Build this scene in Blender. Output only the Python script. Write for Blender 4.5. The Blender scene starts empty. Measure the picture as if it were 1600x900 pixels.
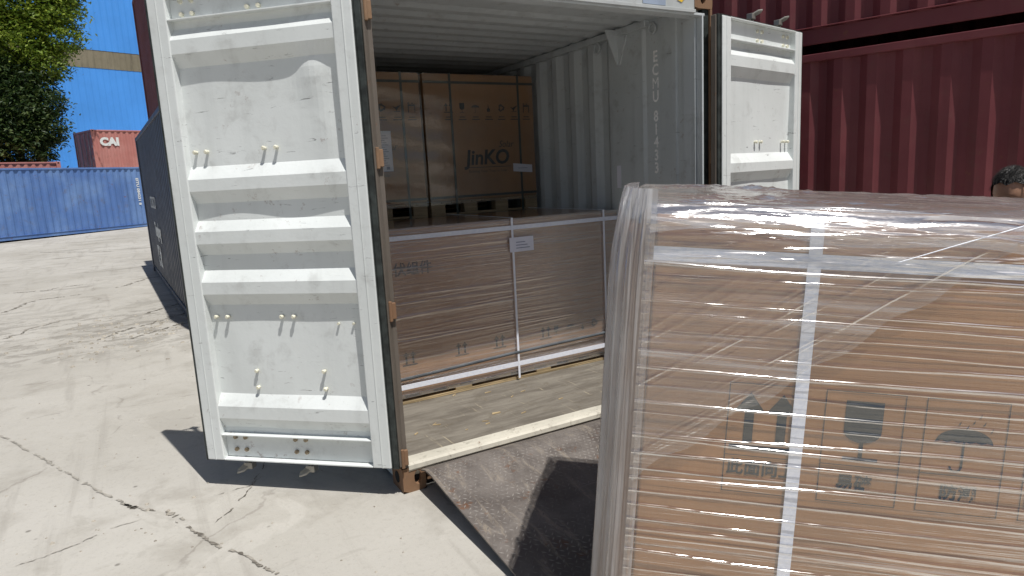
import bpy, bmesh, math, random
import numpy as np
from mathutils import Matrix, Vector, Euler

R_ = math.radians
scene = bpy.context.scene
col = scene.collection

# ------------------------------------------------------------------ camera
cam_d = bpy.data.cameras.new("camera")
cam = bpy.data.objects.new("camera", cam_d)
col.objects.link(cam)
cam_d.sensor_width = 36.0
cam_d.lens = 23.2685
cam_d.clip_start = 0.05
cam_d.clip_end = 2000
cr = Vector((0.86548, -0.49829, -0.05151))
cd = Vector((-0.12772, -0.12007, -0.98452))
cf = Vector((0.48439, 0.85866, -0.16756))
cam.matrix_world = Matrix((
    (cr.x, -cd.x, -cf.x, -1.12974),
    (cr.y, -cd.y, -cf.y, -3.38136),
    (cr.z, -cd.z, -cf.z, 1.74675),
    (0, 0, 0, 1)))
scene.camera = cam

# ------------------------------------------------------------------ sky, sun, exposure
SUN_EL, SUN_AZ = 66.4, 10.5          # azimuth measured from -Y towards +X
sv = Vector((math.cos(R_(SUN_EL)) * math.sin(R_(SUN_AZ)), -math.cos(R_(SUN_EL)) * math.cos(R_(SUN_AZ)), math.sin(R_(SUN_EL))))
world = bpy.data.worlds.new("World")
scene.world = world
world.use_nodes = True
wn = world.node_tree.nodes
wl = world.node_tree.links
bg = wn["Background"]
sky = wn.new("ShaderNodeTexSky")
sky.sky_type = 'NISHITA'
sky.sun_disc = False
sky.sun_elevation = R_(SUN_EL)
sky.sun_rotation = math.atan2(sv.x, sv.y)
sky.dust_density = 1.6
sky.air_density = 1.0
wl.new(sky.outputs[0], bg.inputs[0])
bg.inputs[1].default_value = 0.055
sun_d = bpy.data.lights.new("sun", 'SUN')
sun_d.energy = 4.6
sun_d.angle = R_(0.5)
sun_d.color = (1.0, 0.972, 0.925)
sun = bpy.data.objects.new("sun", sun_d)
col.objects.link(sun)
sun.rotation_euler = sv.to_track_quat('Z', 'Y').to_euler()
scene.view_settings.view_transform = 'Standard'
scene.view_settings.look = 'None'
scene.view_settings.exposure = 0.0
scene.view_settings.gamma = 1.0
scene.view_settings.use_curve_mapping = False
scene.render.engine = 'CYCLES'
scene.cycles.transparent_max_bounces = 24
scene.cycles.max_bounces = 10
scene.cycles.diffuse_bounces = 5

rng = random.Random(7)
nrg = np.random.default_rng(7)

# ------------------------------------------------------------------ mesh helpers
class MB:
    def __init__(s):
        s.v, s.f = [], []
    def add(s, vs, fs):
        n = len(s.v)
        s.v += [tuple(v) for v in vs]
        s.f += [tuple(i + n for i in f) for f in fs]
        return s
    def box(s, x0, x1, y0, y1, z0, z1):
        return s.add([(x0, y0, z0), (x1, y0, z0), (x1, y1, z0), (x0, y1, z0), (x0, y0, z1), (x1, y0, z1), (x1, y1, z1), (x0, y1, z1)],
                     [(0, 3, 2, 1), (4, 5, 6, 7), (0, 1, 5, 4), (1, 2, 6, 5), (2, 3, 7, 6), (3, 0, 4, 7)])
    def hexa(s, p):          # 8 points, bottom ring then top ring
        return s.add(p, [(0, 3, 2, 1), (4, 5, 6, 7), (0, 1, 5, 4), (1, 2, 6, 5), (2, 3, 7, 6), (3, 0, 4, 7)])
    def tube(s, p, q, r, n=12, r2=None, cap=True):
        p, q = Vector(p), Vector(q)
        d = (q - p).normalized()
        a = d.orthogonal().normalized()
        b = d.cross(a)
        r2 = r if r2 is None else r2
        vs = []
        for c, rr in ((p, r), (q, r2)):
            for k in range(n):
                t = 2 * math.pi * k / n
                vs.append(c + a * math.cos(t) * rr + b * math.sin(t) * rr)
        fs = [(k, (k + 1) % n, n + (k + 1) % n, n + k) for k in range(n)]
        if cap:
            fs += [tuple(reversed(range(n))), tuple(range(n, 2 * n))]
        return s.add(vs, fs)
    def sheet(s, prof, fa, fb):   # prof: list of 2D points; fa/fb map them to two 3D edges
        vs = [fa(*p) for p in prof] + [fb(*p) for p in prof]
        n = len(prof)
        return s.add(vs, [(k, k + 1, n + k + 1, n + k) for k in range(n - 1)])
    def slab(s, pts, o, n):       # polygon (3D pts), thickness vector from o*n to n
        pts = [Vector(p) for p in pts]
        n = Vector(n)
        m = len(pts)
        vs = [p for p in pts] + [p + n for p in pts]
        return s.add(vs, [tuple(range(m)), tuple(reversed(range(m, 2 * m)))] + [(k, (k + 1) % m, m + (k + 1) % m, m + k) for k in range(m)])
    def grid(s, P):               # P[i][j] -> points (numpy a,b,3)
        a, b = P.shape[:2]
        n = len(s.v)
        s.v += [tuple(x) for x in P.reshape(-1, 3).tolist()]
        s.f += [(n + i * b + j, n + (i + 1) * b + j, n + (i + 1) * b + j + 1, n + i * b + j + 1) for i in range(a - 1) for j in range(b - 1)]
        return s
    def build(s, name, m, parent=None, bevel=0, smooth=False, recalc=True, loc=None):
        me = bpy.data.meshes.new(name)
        me.from_pydata(s.v, [], s.f)
        if recalc:
            bm = bmesh.new()
            bm.from_mesh(me)
            bmesh.ops.recalc_face_normals(bm, faces=bm.faces)
            bm.to_mesh(me)
            bm.free()
        me.update()
        if smooth:
            me.polygons.foreach_set("use_smooth", [True] * len(me.polygons))
        o = bpy.data.objects.new(name, me)
        col.objects.link(o)
        for x in (m if isinstance(m, (list, tuple)) else [m]):
            me.materials.append(x)
        if parent:
            o.parent = parent
        if loc:
            o.location = loc
        if bevel:
            b = o.modifiers.new("bevel", 'BEVEL')
            b.width = bevel
            b.segments = 2
            b.limit_method = 'ANGLE'
            b.angle_limit = R_(35)
            b.harden_normals = False
        return o

def tag(o, label=None, cat=None, group=None, kind=None):
    if label: o['label'] = label
    if cat: o['category'] = cat
    if group: o['group'] = group
    if kind: o['kind'] = kind
    return o

def thing(name, label, cat, loc=(0, 0, 0), rot=(0, 0, 0), group=None):
    o = bpy.data.objects.new(name, None)
    col.objects.link(o)
    o.location = loc
    o.rotation_euler = rot
    o.empty_display_size = 0.2
    return tag(o, label, cat, group)

def copy_tree(o, parent=None):
    c = o.copy()
    col.objects.link(c)
    if parent: c.parent = parent
    for ch in list(o.children):
        copy_tree(ch, c)
    return c

def text_mesh(s, size, bold=0.0, shear=0.0, xs=1.0, depth=0.0006):
    cu = bpy.data.curves.new("lettering", 'FONT')
    cu.body = s
    cu.size = size
    cu.extrude = depth
    cu.offset = bold
    cu.shear = shear
    cu.align_x = 'CENTER'
    cu.align_y = 'CENTER'
    cu.resolution_u = 3
    ob = bpy.data.objects.new("lettering", cu)
    col.objects.link(ob)
    dg = bpy.context.evaluated_depsgraph_get()
    me = bpy.data.meshes.new_from_object(ob.evaluated_get(dg))
    bpy.data.objects.remove(ob)
    bpy.data.curves.remove(cu)
    me.transform(Matrix.Diagonal((xs, 1, 1, 1)))
    return me

def put_text(s, size, origin, right, up, m, parent, name="lettering", **k):
    me = text_mesh(s, size, **k)
    r, u = Vector(right).normalized(), Vector(up).normalized()
    n = r.cross(u)
    M = Matrix(((r.x, u.x, n.x, origin[0]), (r.y, u.y, n.y, origin[1]), (r.z, u.z, n.z, origin[2]), (0, 0, 0, 1)))
    me.transform(M)
    me.materials.clear()
    me.materials.append(m)
    o = bpy.data.objects.new(name, me)
    col.objects.link(o)
    if parent: o.parent = parent
    return o

# ------------------------------------------------------------------ materials
class NT:
    def __init__(s, name):
        s.m = bpy.data.materials.new(name)
        s.m.use_nodes = True
        s.n = s.m.node_tree.nodes
        s.l = s.m.node_tree.links
        s.n.clear()
        s.out = s.n.new("ShaderNodeOutputMaterial")
        s.tc = s.n.new("ShaderNodeTexCoord")
    def obj(s, scale=(1, 1, 1), rot=(0, 0, 0), loc=(0, 0, 0)):
        mp = s.n.new("ShaderNodeMapping")
        mp.inputs['Scale'].default_value = scale
        mp.inputs['Rotation'].default_value = rot
        mp.inputs['Location'].default_value = loc
        s.l.new(s.tc.outputs['Object'], mp.inputs['Vector'])
        return mp.outputs[0]
    def noise(s, vec, scale=5, detail=6, rough=0.55, dist=0.0):
        t = s.n.new("ShaderNodeTexNoise")
        s.l.new(vec, t.inputs['Vector'])
        t.inputs['Scale'].default_value = scale
        t.inputs['Detail'].default_value = detail
        t.inputs['Roughness'].default_value = rough
        t.inputs['Distortion'].default_value = dist
        return t.outputs['Fac']
    def ramp(s, x, a, b, va=0.0, vb=1.0):
        t = s.n.new("ShaderNodeMapRange")
        t.interpolation_type = 'SMOOTHSTEP'
        s.l.new(x, t.inputs[0])
        t.inputs[1].default_value = a
        t.inputs[2].default_value = b
        t.inputs[3].default_value = va
        t.inputs[4].default_value = vb
        return t.outputs[0]
    def math(s, op, a, b=None, clamp=False):
        t = s.n.new("ShaderNodeMath")
        t.operation = op
        t.use_clamp = clamp
        for i, x in enumerate((a, b)):
            if x is None: continue
            if isinstance(x, (int, float)): t.inputs[i].default_value = x
            else: s.l.new(x, t.inputs[i])
        return t.outputs[0]
    def mix(s, fac, a, b, mode='MIX'):
        t = s.n.new("ShaderNodeMix")
        t.data_type = 'RGBA'
        t.blend_type = mode
        for i, x in ((0, fac), (6, a), (7, b)):
            if isinstance(x, (int, float)): t.inputs[i].default_value = x
            elif isinstance(x, tuple): t.inputs[i].default_value = (x + (1,))[:4]
            else: s.l.new(x, t.inputs[i])
        return t.outputs[2]
    def bump(s, h, strength=0.3, dist=0.01, nrm=None):
        b = s.n.new("ShaderNodeBump")
        b.inputs['Strength'].default_value = strength
        b.inputs['Distance'].default_value = dist
        s.l.new(h, b.inputs['Height'])
        if nrm: s.l.new(nrm, b.inputs['Normal'])
        return b.outputs[0]
    def pbsdf(s, color, rough=0.5, metal=0.0, nrm=None, spec=0.5):
        p = s.n.new("ShaderNodeBsdfPrincipled")
        for k, x in (('Base Color', color), ('Roughness', rough), ('Metallic', metal), ('Specular IOR Level', spec)):
            if isinstance(x, (int, float)): p.inputs[k].default_value = x
            elif isinstance(x, tuple): p.inputs[k].default_value = (x + (1,))[:4]
            else: s.l.new(x, p.inputs[k])
        if nrm: s.l.new(nrm, p.inputs['Normal'])
        return p.outputs[0]
    def end(s, shader):
        s.l.new(shader, s.out.inputs[0])
        return s.m

def plain(name, c, rough=0.6, metal=0.0, var=0.12, scale=6, bump=0.0, bscale=40, spec=0.4):
    t = NT(name)
    v = t.obj()
    n = t.noise(v, scale, 6)
    d = tuple(x * (1 - var) for x in c)
    h = tuple(min(1, x * (1 + var)) for x in c)
    nr = t.bump(t.noise(v, bscale, 4), bump, 0.01) if bump else None
    return t.end(t.pbsdf(t.mix(t.ramp(n, .3, .7), d, h), rough, metal, nr, spec))

def paint(name, c, rust=0.15, dirt=0.3, streak=0.3, rough=0.45, fade=None, rustc=(0.16, 0.06, 0.025), scale=1.0, scuff=0.0):
    """old painted steel: blotchy fade, vertical rain streaks, rust specks, scuffs"""
    t = NT(name)
    v = t.obj()
    big = t.noise(v, 1.3 * scale, 5, .6)
    fc = fade or tuple(min(1, x * 1.2 + .01) for x in c)
    colr = t.mix(t.ramp(big, .35, .7), c, fc)
    st = t.noise(t.obj((9 * scale, 9 * scale, .5)), 1.0, 5, .6)
    colr = t.mix(t.math('MULTIPLY', t.ramp(st, .5, .75), streak), colr, tuple(x * .55 for x in c))
    dn = t.noise(v, 7 * scale, 8, .65, .3)
    colr = t.mix(t.math('MULTIPLY', t.ramp(dn, .52, .75), dirt), colr, (0.12, 0.1, 0.075))
    if scuff:
        sc = t.noise(t.obj((3, 3, 22)), 2.0, 8, .7, .6)
        colr = t.mix(t.math('MULTIPLY', t.ramp(sc, .62, .7), scuff), colr, (0.1, 0.1, 0.1))
    rn = t.noise(v, 16 * scale, 9, .7, .2)
    rg = t.noise(v, 1.7 * scale, 3)
    rm = t.math('MULTIPLY', t.ramp(rn, .60, .68), t.ramp(rg, .45, .62))
    rm = t.math('MULTIPLY', rm, min(1.0, rust * 4), True)
    colr = t.mix(rm, colr, rustc)
    rr = t.ramp(dn, .3, .8, rough - .08, rough + .2)
    nr = t.bump(t.noise(v, 60, 5), .12, .004)
    nr = t.bump(t.noise(v, 5, 4), .15, .02, nr)
    return t.end(t.pbsdf(colr, rr, 0, nr, .4))

M = {}
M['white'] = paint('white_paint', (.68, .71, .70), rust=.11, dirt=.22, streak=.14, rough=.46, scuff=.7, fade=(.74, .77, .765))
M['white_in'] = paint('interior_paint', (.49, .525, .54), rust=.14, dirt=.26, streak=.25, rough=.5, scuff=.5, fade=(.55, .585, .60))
M['grey_header'] = paint('header_paint', (.40, .42, .42), rust=.6, dirt=.4, streak=.3)
M['rust_steel'] = paint('rusty_steel', (.21, .118, .066), rust=.7, dirt=.55, streak=.5, rough=.85, fade=(.27, .172, .105), rustc=(.14, .05, .02))
M['post_brown'] = paint('post_paint', (.125, .105, .086), rust=.35, dirt=.6, streak=.7, rough=.7, fade=(.165, .142, .12))
M['gasket'] = plain('rubber_gasket', (.030, .036, .034), .55, var=.5, scale=14, bump=.3)
M['cream'] = paint('sill_paint', (.50, .475, .405), rust=.65, dirt=.7, streak=.15, rough=.55, scale=2.0)
M['red'] = paint('maroon_paint', (.125, .024, .030), rust=.14, dirt=.18, streak=.3, rough=.5, fade=(.155, .034, .040))
M['red_old'] = paint('faded_red_paint', (.46, .18, .155), rust=.3, dirt=.25, streak=.3, rough=.6, fade=(.53, .25, .22), scale=.6)
M['red_dark'] = paint('dark_red_paint', (.12, .035, .035), rust=.15, dirt=.2, rough=.6, scale=.5)
M['navy'] = paint('navy_paint', (.052, .062, .085), rust=.1, dirt=.12, streak=.3, rough=.45, fade=(.072, .084, .11), scale=.7)
M['blue'] = paint('blue_paint', (.085, .175, .42), rust=.25, dirt=.45, streak=.5, rough=.55, fade=(.15, .26, .50), scale=.55)
M['clad_blue'] = plain('blue_cladding', (.075, .31, .80), .45, var=.07, scale=.4)
M['clad_band'] = paint('dusty_translucent_sheet', (.20, .175, .12), rust=0, dirt=.6, streak=.8, rough=.6, scale=.35)
M['black'] = plain('dark_gap', (.012, .012, .012), .8)
M['ink'] = plain('print_ink', (.012, .016, .016), .7, var=.3, scale=60)
M['ink_faded'] = plain('faded_print_ink', (.055, .045, .035), .8, var=.35, scale=60)
M['letter_white'] = plain('white_lettering', (.72, .74, .72), .6, var=.2, scale=40)
M['letter_grey'] = plain('grey_lettering', (.95, .95, .94), .6, var=.2, scale=40)
M['paper'] = plain('label_paper', (.72, .72, .80), .7, var=.05)
M['paper_print'] = plain('label_print', (.22, .24, .34), .7)
M['strap_white'] = None
M['strap_dark'] = plain('dark_green_strap', (.028, .040, .034), .45, var=.2)
M['rope_grey'] = plain('dark_grey_wrap_rope', (.09, .10, .11), .4, var=.3)
M['steel'] = plain('bare_steel', (.35, .34, .31), .45, metal=.6)
M['bolt'] = plain('bolt_paint', (.70, .68, .55), .5, var=.2, scale=60)
M['bolt_hole'] = plain('rusty_bolt', (.30, .24, .16), .7, var=.4, scale=80)
M['yellow'] = plain('yellow_marking', (.75, .50, .05), .6)
M['decal_blue'] = plain('pale_blue_decal', (.30, .36, .46), .6)
M['jack'] = plain('jack_paint', (.45, .08, .03), .5)
M['rubber'] = plain('wheel_rubber', (.02, .02, .02), .7)

def mk_strap():
    t = NT('white_strap')
    w = t.n.new("ShaderNodeTexWave")
    w.inputs['Scale'].default_value = 60
    t.l.new(t.obj((1, 1, 1), (0, 0, R_(0))), w.inputs['Vector'])
    n = t.noise(t.obj(), 90, 3)
    c = t.mix(t.ramp(n, .3, .7), (.74, .77, .87), (.86, .88, .94))
    return t.end(t.pbsdf(c, .4, 0, t.bump(n, .25, .002)))
M['strap_white'] = mk_strap()

def mk_card(name, c=(.40, .225, .105), rough=.75):
    t = NT(name)
    v = t.obj()
    a = t.noise(v, 2.2, 5, .6)
    fl = t.noise(t.obj((60, 60, .8)), 3.0, 3, .5)
    colr = t.mix(t.ramp(a, .3, .7), tuple(x * .84 for x in c), tuple(x * 1.12 for x in c))
    colr = t.mix(t.math('MULTIPLY', t.ramp(fl, .4, .7), .22), colr, tuple(x * .75 for x in c))
    s = t.noise(t.obj((1.2, 1.2, 5)), 3, 6, .6, .5)
    colr = t.mix(t.math('MULTIPLY', t.ramp(s, .55, .7), .18), colr, tuple(x * .55 for x in c))
    nr = t.bump(fl, .12, .003)
    nr = t.bump(t.noise(v, 4, 4), .3, .02, nr)
    return t.end(t.pbsdf(colr, rough, 0, nr, .25))
M['card'] = mk_card('cardboard', (.365, .185, .075))
M['card_lifted'] = mk_card('cardboard_shade_lifted', (.45, .265, .15))  # cardboard lightened in colour to offset the doorway shade
M['card_shaded'] = mk_card('cardboard_rear_shaded', (.33, .18, .085))  # cardboard darkened, shade at the container's rear put into the colour

def mk_wood(name, c, along=(1, 14, 14), dirt=.3):
    t = NT(name)
    v = t.obj(along)
    n = t.noise(v, 3, 7, .6, .6)
    colr = t.mix(t.ramp(n, .3, .7), tuple(x * .6 for x in c), c)
    d = t.noise(t.obj(), 5, 6)
    colr = t.mix(t.math('MULTIPLY', t.ramp(d, .5, .75), dirt), colr, (.1, .08, .06))
    return t.end(t.pbsdf(colr, .75, 0, t.bump(n, .25, .004), .25))
M['pallet'] = mk_wood('pallet_wood', (.56, .43, .25))
M['pallet_dark'] = mk_wood('pallet_wood_darker', (.42, .31, .19))  # darker tone of the pallet wood
M['bark'] = mk_wood('bark', (.10, .075, .05), (8, 8, 2))

def mk_ply():
    t = NT('worn_plywood')
    v = t.obj()
    a = t.noise(t.obj((1.2, 6, 1)), 2.2, 8, .65, .4)
    b = t.noise(v, 9, 8, .7, .5)
    c = t.mix(t.ramp(a, .3, .7), (.125, .11, .092), (.22, .20, .168))
    c = t.mix(t.math('MULTIPLY', t.ramp(b, .52, .72), .6), c, (.11, .09, .065))
    s = t.noise(t.obj((22, 1.4, 1), (0, 0, R_(25))), 1.6, 8, .7, .8)
    c = t.mix(t.math('MULTIPLY', t.ramp(s, .60, .68), .5), c, (.50, .43, .30))
    w = t.noise(v, 40, 4)
    return t.end(t.pbsdf(c, .8, 0, t.bump(w, .35, .005), .2))
M['ply'] = mk_ply()

def mk_plate():
    t = NT('worn_tread_plate')
    v = t.obj()
    a = t.noise(v, 3.2, 8, .65, .3)
    b = t.noise(t.obj((7, 1.3, 1), (0, 0, R_(-18))), 2.0, 8, .7, .6)
    c = t.mix(t.ramp(a, .35, .7), (.105, .09, .082), (.20, .178, .162))
    c = t.mix(t.math('MULTIPLY', t.ramp(b, .52, .68), .55), c, (.38, .325, .26))
    r = t.noise(v, 5.5, 8, .7)
    c = t.mix(t.math('MULTIPLY', t.ramp(r, .58, .66), .7), c, (.17, .075, .035))
    return t.end(t.pbsdf(c, t.ramp(a, .3, .8, .42, .7), .15, t.bump(t.noise(v, 50, 4), .3, .004), .4))
M['plate'] = mk_plate()
def mk_lug():
    t = NT('polished_tread_lug')
    v = t.obj()
    a = t.noise(v, 6, 6)
    c = t.mix(t.ramp(a, .35, .65), (.13, .115, .105), (.25, .228, .21))
    return t.end(t.pbsdf(c, .62, 0))
M['lug'] = mk_lug()

def mk_ground():
    t = NT('worn_concrete')
    v = t.obj()
    big = t.noise(v, .35, 6, .6, .3)
    mid = t.noise(v, 2.1, 8, .62, .3)
    fine = t.noise(v, 30, 6, .7)
    c = t.mix(t.ramp(big, .3, .7), (.385, .365, .325), (.475, .455, .415))
    c = t.mix(t.math('MULTIPLY', t.ramp(mid, .50, .70), .55), c, (.29, .268, .232))
    c = t.mix(t.math('MULTIPLY', t.ramp(t.noise(v, 3.6, 8, .7, .6), .55, .68), .35), c, (.47, .445, .40))
    c = t.mix(t.math('MULTIPLY', t.ramp(fine, .52, .7), .25), c, (.24, .22, .19))
    # tyre-worn streaks
    st = t.noise(t.obj((4.5, .35, 1), (0, 0, R_(14))), 1.3, 7, .65, .4)
    c = t.mix(t.math('MULTIPLY', t.ramp(st, .54, .70), .35), c, (.265, .245, .215))
    gr = t.noise(v, 95, 3, .6)
    c = t.mix(t.math('MULTIPLY', t.ramp(gr, .60, .72), .35), c, (.20, .185, .16))
    pl = t.noise(t.obj((1, 1, 1), (0, 0, .7), (3.3, 1.7, 0)), 1.15, 9, .68, .8)
    c = t.mix(t.math('MULTIPLY', t.ramp(pl, .56, .60), .30), c, (.30, .28, .245))
    c = t.mix(t.math('MULTIPLY', t.ramp(pl, .40, .36), .22), c, (.58, .555, .51))
    # dirt spots and oil specks
    sp = t.n.new("ShaderNodeTexVoronoi")
    sp.inputs['Scale'].default_value = 5.5
    sp.inputs['Randomness'].default_value = 1
    t.l.new(v, sp.inputs['Vector'])
    spot = t.math('MULTIPLY', t.ramp(sp.outputs['Distance'], .045, .10, 1, 0), t.ramp(t.noise(v, 1.7, 3), .52, .6))
    c = t.mix(t.math('MULTIPLY', spot, .65), c, (.10, .09, .075))
    # broken, darker, stony zone in the middle distance
    sep = t.n.new("ShaderNodeSeparateXYZ")
    t.l.new(v, sep.inputs[0])
    zone = t.math('MULTIPLY', t.ramp(sep.outputs[1], 4.2, 5.6), t.ramp(sep.outputs[1], 7.2, 9.5, 1, 0))
    rub = t.noise(t.obj((.9, 1.6, 1), (0, 0, R_(-40))), 2.4, 10, .75, .5)
    rm = t.math('MULTIPLY', zone, t.ramp(rub, .49, .55))
    c = t.mix(t.math('MULTIPLY', rm, .55), c, (.20, .185, .16))
    far = t.ramp(sep.outputs[1], 5, 9)
    fs = t.noise(t.obj((.35, 1.5, 1), (0, 0, R_(-38))), 1.2, 9, .7, .5)
    c = t.mix(t.math('MULTIPLY', t.math('MULTIPLY', far, t.ramp(fs, .56, .64)), .45), c, (.17, .155, .13))
    # hairline cracks
    vo = t.n.new("ShaderNodeTexVoronoi")
    vo.feature = 'DISTANCE_TO_EDGE'
    vo.inputs['Scale'].default_value = .55
    wv = t.n.new("ShaderNodeVectorMath")
    wv.operation = 'ADD'
    nz = t.n.new("ShaderNodeTexNoise")
    nz.inputs['Scale'].default_value = 2.5
    nz.inputs['Detail'].default_value = 7
    t.l.new(v, nz.inputs['Vector'])
    sc = t.n.new("ShaderNodeVectorMath")
    sc.operation = 'SCALE'
    sc.inputs['Scale'].default_value = .45
    t.l.new(nz.outputs['Color'], sc.inputs[0])
    t.l.new(v, wv.inputs[0])
    t.l.new(sc.outputs[0], wv.inputs[1])
    t.l.new(wv.outputs[0], vo.inputs['Vector'])
    hc = t.math('MULTIPLY', t.ramp(vo.outputs['Distance'], .002, .008, 1, 0), t.ramp(mid, .45, .6))
    c = t.mix(t.math('MULTIPLY', hc, .35), c, (.16, .14, .12))
    nr = t.bump(fine, .35, .006)
    nr = t.bump(mid, .3, .02, nr)
    nr = t.bump(rub, .15, .05, nr)
    return t.end(t.pbsdf(c, .85, 0, nr, .25))
M['ground'] = mk_ground()
def mk_crack():
    t = NT('crack_dirt')
    v = t.obj()
    n = t.noise(v, 14, 8, .7)
    c = t.mix(t.ramp(n, .4, .6), (.12, .108, .09), (.33, .305, .265))
    return t.end(t.pbsdf(c, .9, 0, t.bump(n, .6, .01), .2))
M['crack'] = mk_crack()
M['crack_pale'] = plain('joint_filler', (.30, .28, .245), .9, var=.3, scale=20, bump=.5)
M['stone'] = plain('gravel_stone', (.36, .33, .28), .9, var=.3, scale=9)

def mk_leaf(name, a, b, c):
    t = NT(name)
    g = t.n.new("ShaderNodeNewGeometry")
    r = t.n.new("ShaderNodeValToRGB")
    r.color_ramp.elements[0].color = a + (1,)
    r.color_ramp.elements[1].color = c + (1,)
    e = r.color_ramp.elements.new(.55)
    e.color = b + (1,)
    t.l.new(g.outputs['Random Per Island'], r.inputs[0])
    p = t.pbsdf(r.outputs[0], .5, 0, None, .35)
    tr = t.n.new("ShaderNodeBsdfTranslucent")
    t.l.new(r.outputs[0], tr.inputs[0])
    m = t.n.new("ShaderNodeMixShader")
    m.inputs[0].default_value = .35
    t.l.new(p, m.inputs[1])
    t.l.new(tr.outputs[0], m.inputs[2])
    return t.end(m.outputs[0])
M['leaf'] = mk_leaf('fresh_leaf', (.08, .14, .016), (.16, .24, .026), (.30, .36, .05))
M['leaf_shaded'] = mk_leaf('shaded_dark_leaf', (.016, .036, .011), (.036, .070, .018), (.105, .145, .038))  # dark species, with the upper tree's shade put into the colour

def mk_film(name, axis_rot=(0, 0, 0), sc=(1.2, 1.2, 55), milk=(.05, .55), gloss=.16, rough=.13, fine=(3, 3, 170), bstr=.35, cut=(.45, .75)):
    """clear stretch film: transparent, streaked milky folds that also paint sheen, glossy wrinkles"""
    t = NT(name)
    a = t.noise(t.obj(sc, axis_rot), 1.0, 5, .6, .2)
    b = t.noise(t.obj(fine, axis_rot), 1.0, 4, .6)
    patch = t.noise(t.obj(), 2.6, 4)
    st = t.math('MULTIPLY', t.ramp(a, cut[0], cut[1]), t.ramp(patch, .25, .65, .35, 1.0))  # pale streaks paint sheen even where no highlight falls
    st = t.math('ADD', t.math('MULTIPLY', st, milk[1] - milk[0]), milk[0], True)
    h = t.math('ADD', t.math('MULTIPLY', a, 1.0), t.math('MULTIPLY', b, .35))
    nr = t.bump(h, bstr, .012)
    tr = t.n.new("ShaderNodeBsdfTransparent")
    tr.inputs[0].default_value = (.97, .97, .97, 1)
    df = t.n.new("ShaderNodeBsdfDiffuse")
    df.inputs[0].default_value = (.84, .83, .83, 1)
    t.l.new(nr, df.inputs['Normal'])
    tl = t.n.new("ShaderNodeBsdfTranslucent")
    tl.inputs[0].default_value = (.82, .81, .81, 1)
    dm = t.n.new("ShaderNodeMixShader")
    dm.inputs[0].default_value = .5
    t.l.new(df.outputs[0], dm.inputs[1])
    t.l.new(tl.outputs[0], dm.inputs[2])
    m1 = t.n.new("ShaderNodeMixShader")
    t.l.new(st, m1.inputs[0])
    t.l.new(tr.outputs[0], m1.inputs[1])
    t.l.new(dm.outputs[0], m1.inputs[2])
    gl = t.n.new("ShaderNodeBsdfGlossy")
    gl.inputs['Roughness'].default_value = rough
    gl.inputs[0].default_value = (1, 1, 1, 1)
    t.l.new(nr, gl.inputs['Normal'])
    lw = t.n.new("ShaderNodeLayerWeight")
    lw.inputs[0].default_value = .35
    t.l.new(nr, lw.inputs['Normal'])
    gf = t.math('ADD', t.math('MULTIPLY', lw.outputs['Fresnel'], .55), gloss * .35, True)
    m2 = t.n.new("ShaderNodeMixShader")
    t.l.new(gf, m2.inputs[0])
    t.l.new(m1.outputs[0], m2.inputs[1])
    t.l.new(gl.outputs[0], m2.inputs[2])
    return t.end(m2.outputs[0])
M['film_front'] = mk_film('stretch_film', sc=(.5, .5, 30), milk=(.03, .62), fine=(1.5, 1.5, 90), bstr=.40, gloss=.38, rough=.14, cut=(.56, .80))
M['film_side'] = mk_film('stretch_film_side', sc=(38, 38, .9), milk=(.34, .95), fine=(120, 120, 2.5), bstr=.8, cut=(.40, .66))
M['film_diag'] = mk_film('stretch_film_diagonal', sc=(1.0, 1.0, 34), axis_rot=(0, R_(34), 0), milk=(.02, .55), fine=(2, 2, 100), bstr=.5, gloss=.3, rough=.12, cut=(.50, .72))
M['film_band'] = mk_film('stretch_film_band', sc=(2.2, 2.2, 16), milk=(.16, .62), fine=(6, 6, 60), bstr=.7, gloss=.5, rough=.14, cut=(.40, .68))
M['film_top'] = mk_film('stretch_film_top_sheen', sc=(3.0, 11, 11), milk=(.48, .92), fine=(14, 30, 30), bstr=.7, gloss=.5)  # heavy milk paints the pale reflection on the top
M['film_in'] = mk_film('stretch_film_inner_sheen', sc=(.8, .8, 48), milk=(.10, .72), fine=(3, 3, 120), bstr=.6, gloss=.4, axis_rot=(0, R_(1.5), 0))  # extra milk paints sky reflection over the inner carton
M['film_rear'] = mk_film('stretch_film_rear', sc=(5, 5, 9), milk=(.0, .10), fine=(12, 12, 30), bstr=.3, gloss=.2)
M['skin'] = plain('skin', (.42, .235, .155), .5, var=.08, scale=30)
M['hair'] = plain('black_hair', (.016, .015, .014), .38, var=.4, scale=80, bump=.6, bscale=150)
M['cloth'] = plain('dark_work_clothes', (.05, .06, .09), .85, var=.2, scale=15)
M['eye'] = plain('eye', (.05, .035, .03), .2)

# ------------------------------------------------------------------ ground
def gz(y):
    return 0.0125 * max(0.0, y - 1.0)
def build_ground():
    b = MB()
    ys = [-220, -60, -15, 1.0, 8, 20, 40, 80, 160, 420]
    xs = [-300, -80, -20, -5, 5, 20, 80, 300]
    for y in ys:
        for x in xs:
            b.v.append((x, y, gz(y)))
    n = len(xs)
    for i in range(len(ys) - 1):
        for j in range(n - 1):
            b.f.append((i * n + j, i * n + j + 1, (i + 1) * n + j + 1, (i + 1) * n + j))
    tag(b.build("ground", M['ground']), "pale worn concrete yard with cracks and stains", "ground", kind="structure")
build_ground()

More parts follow.
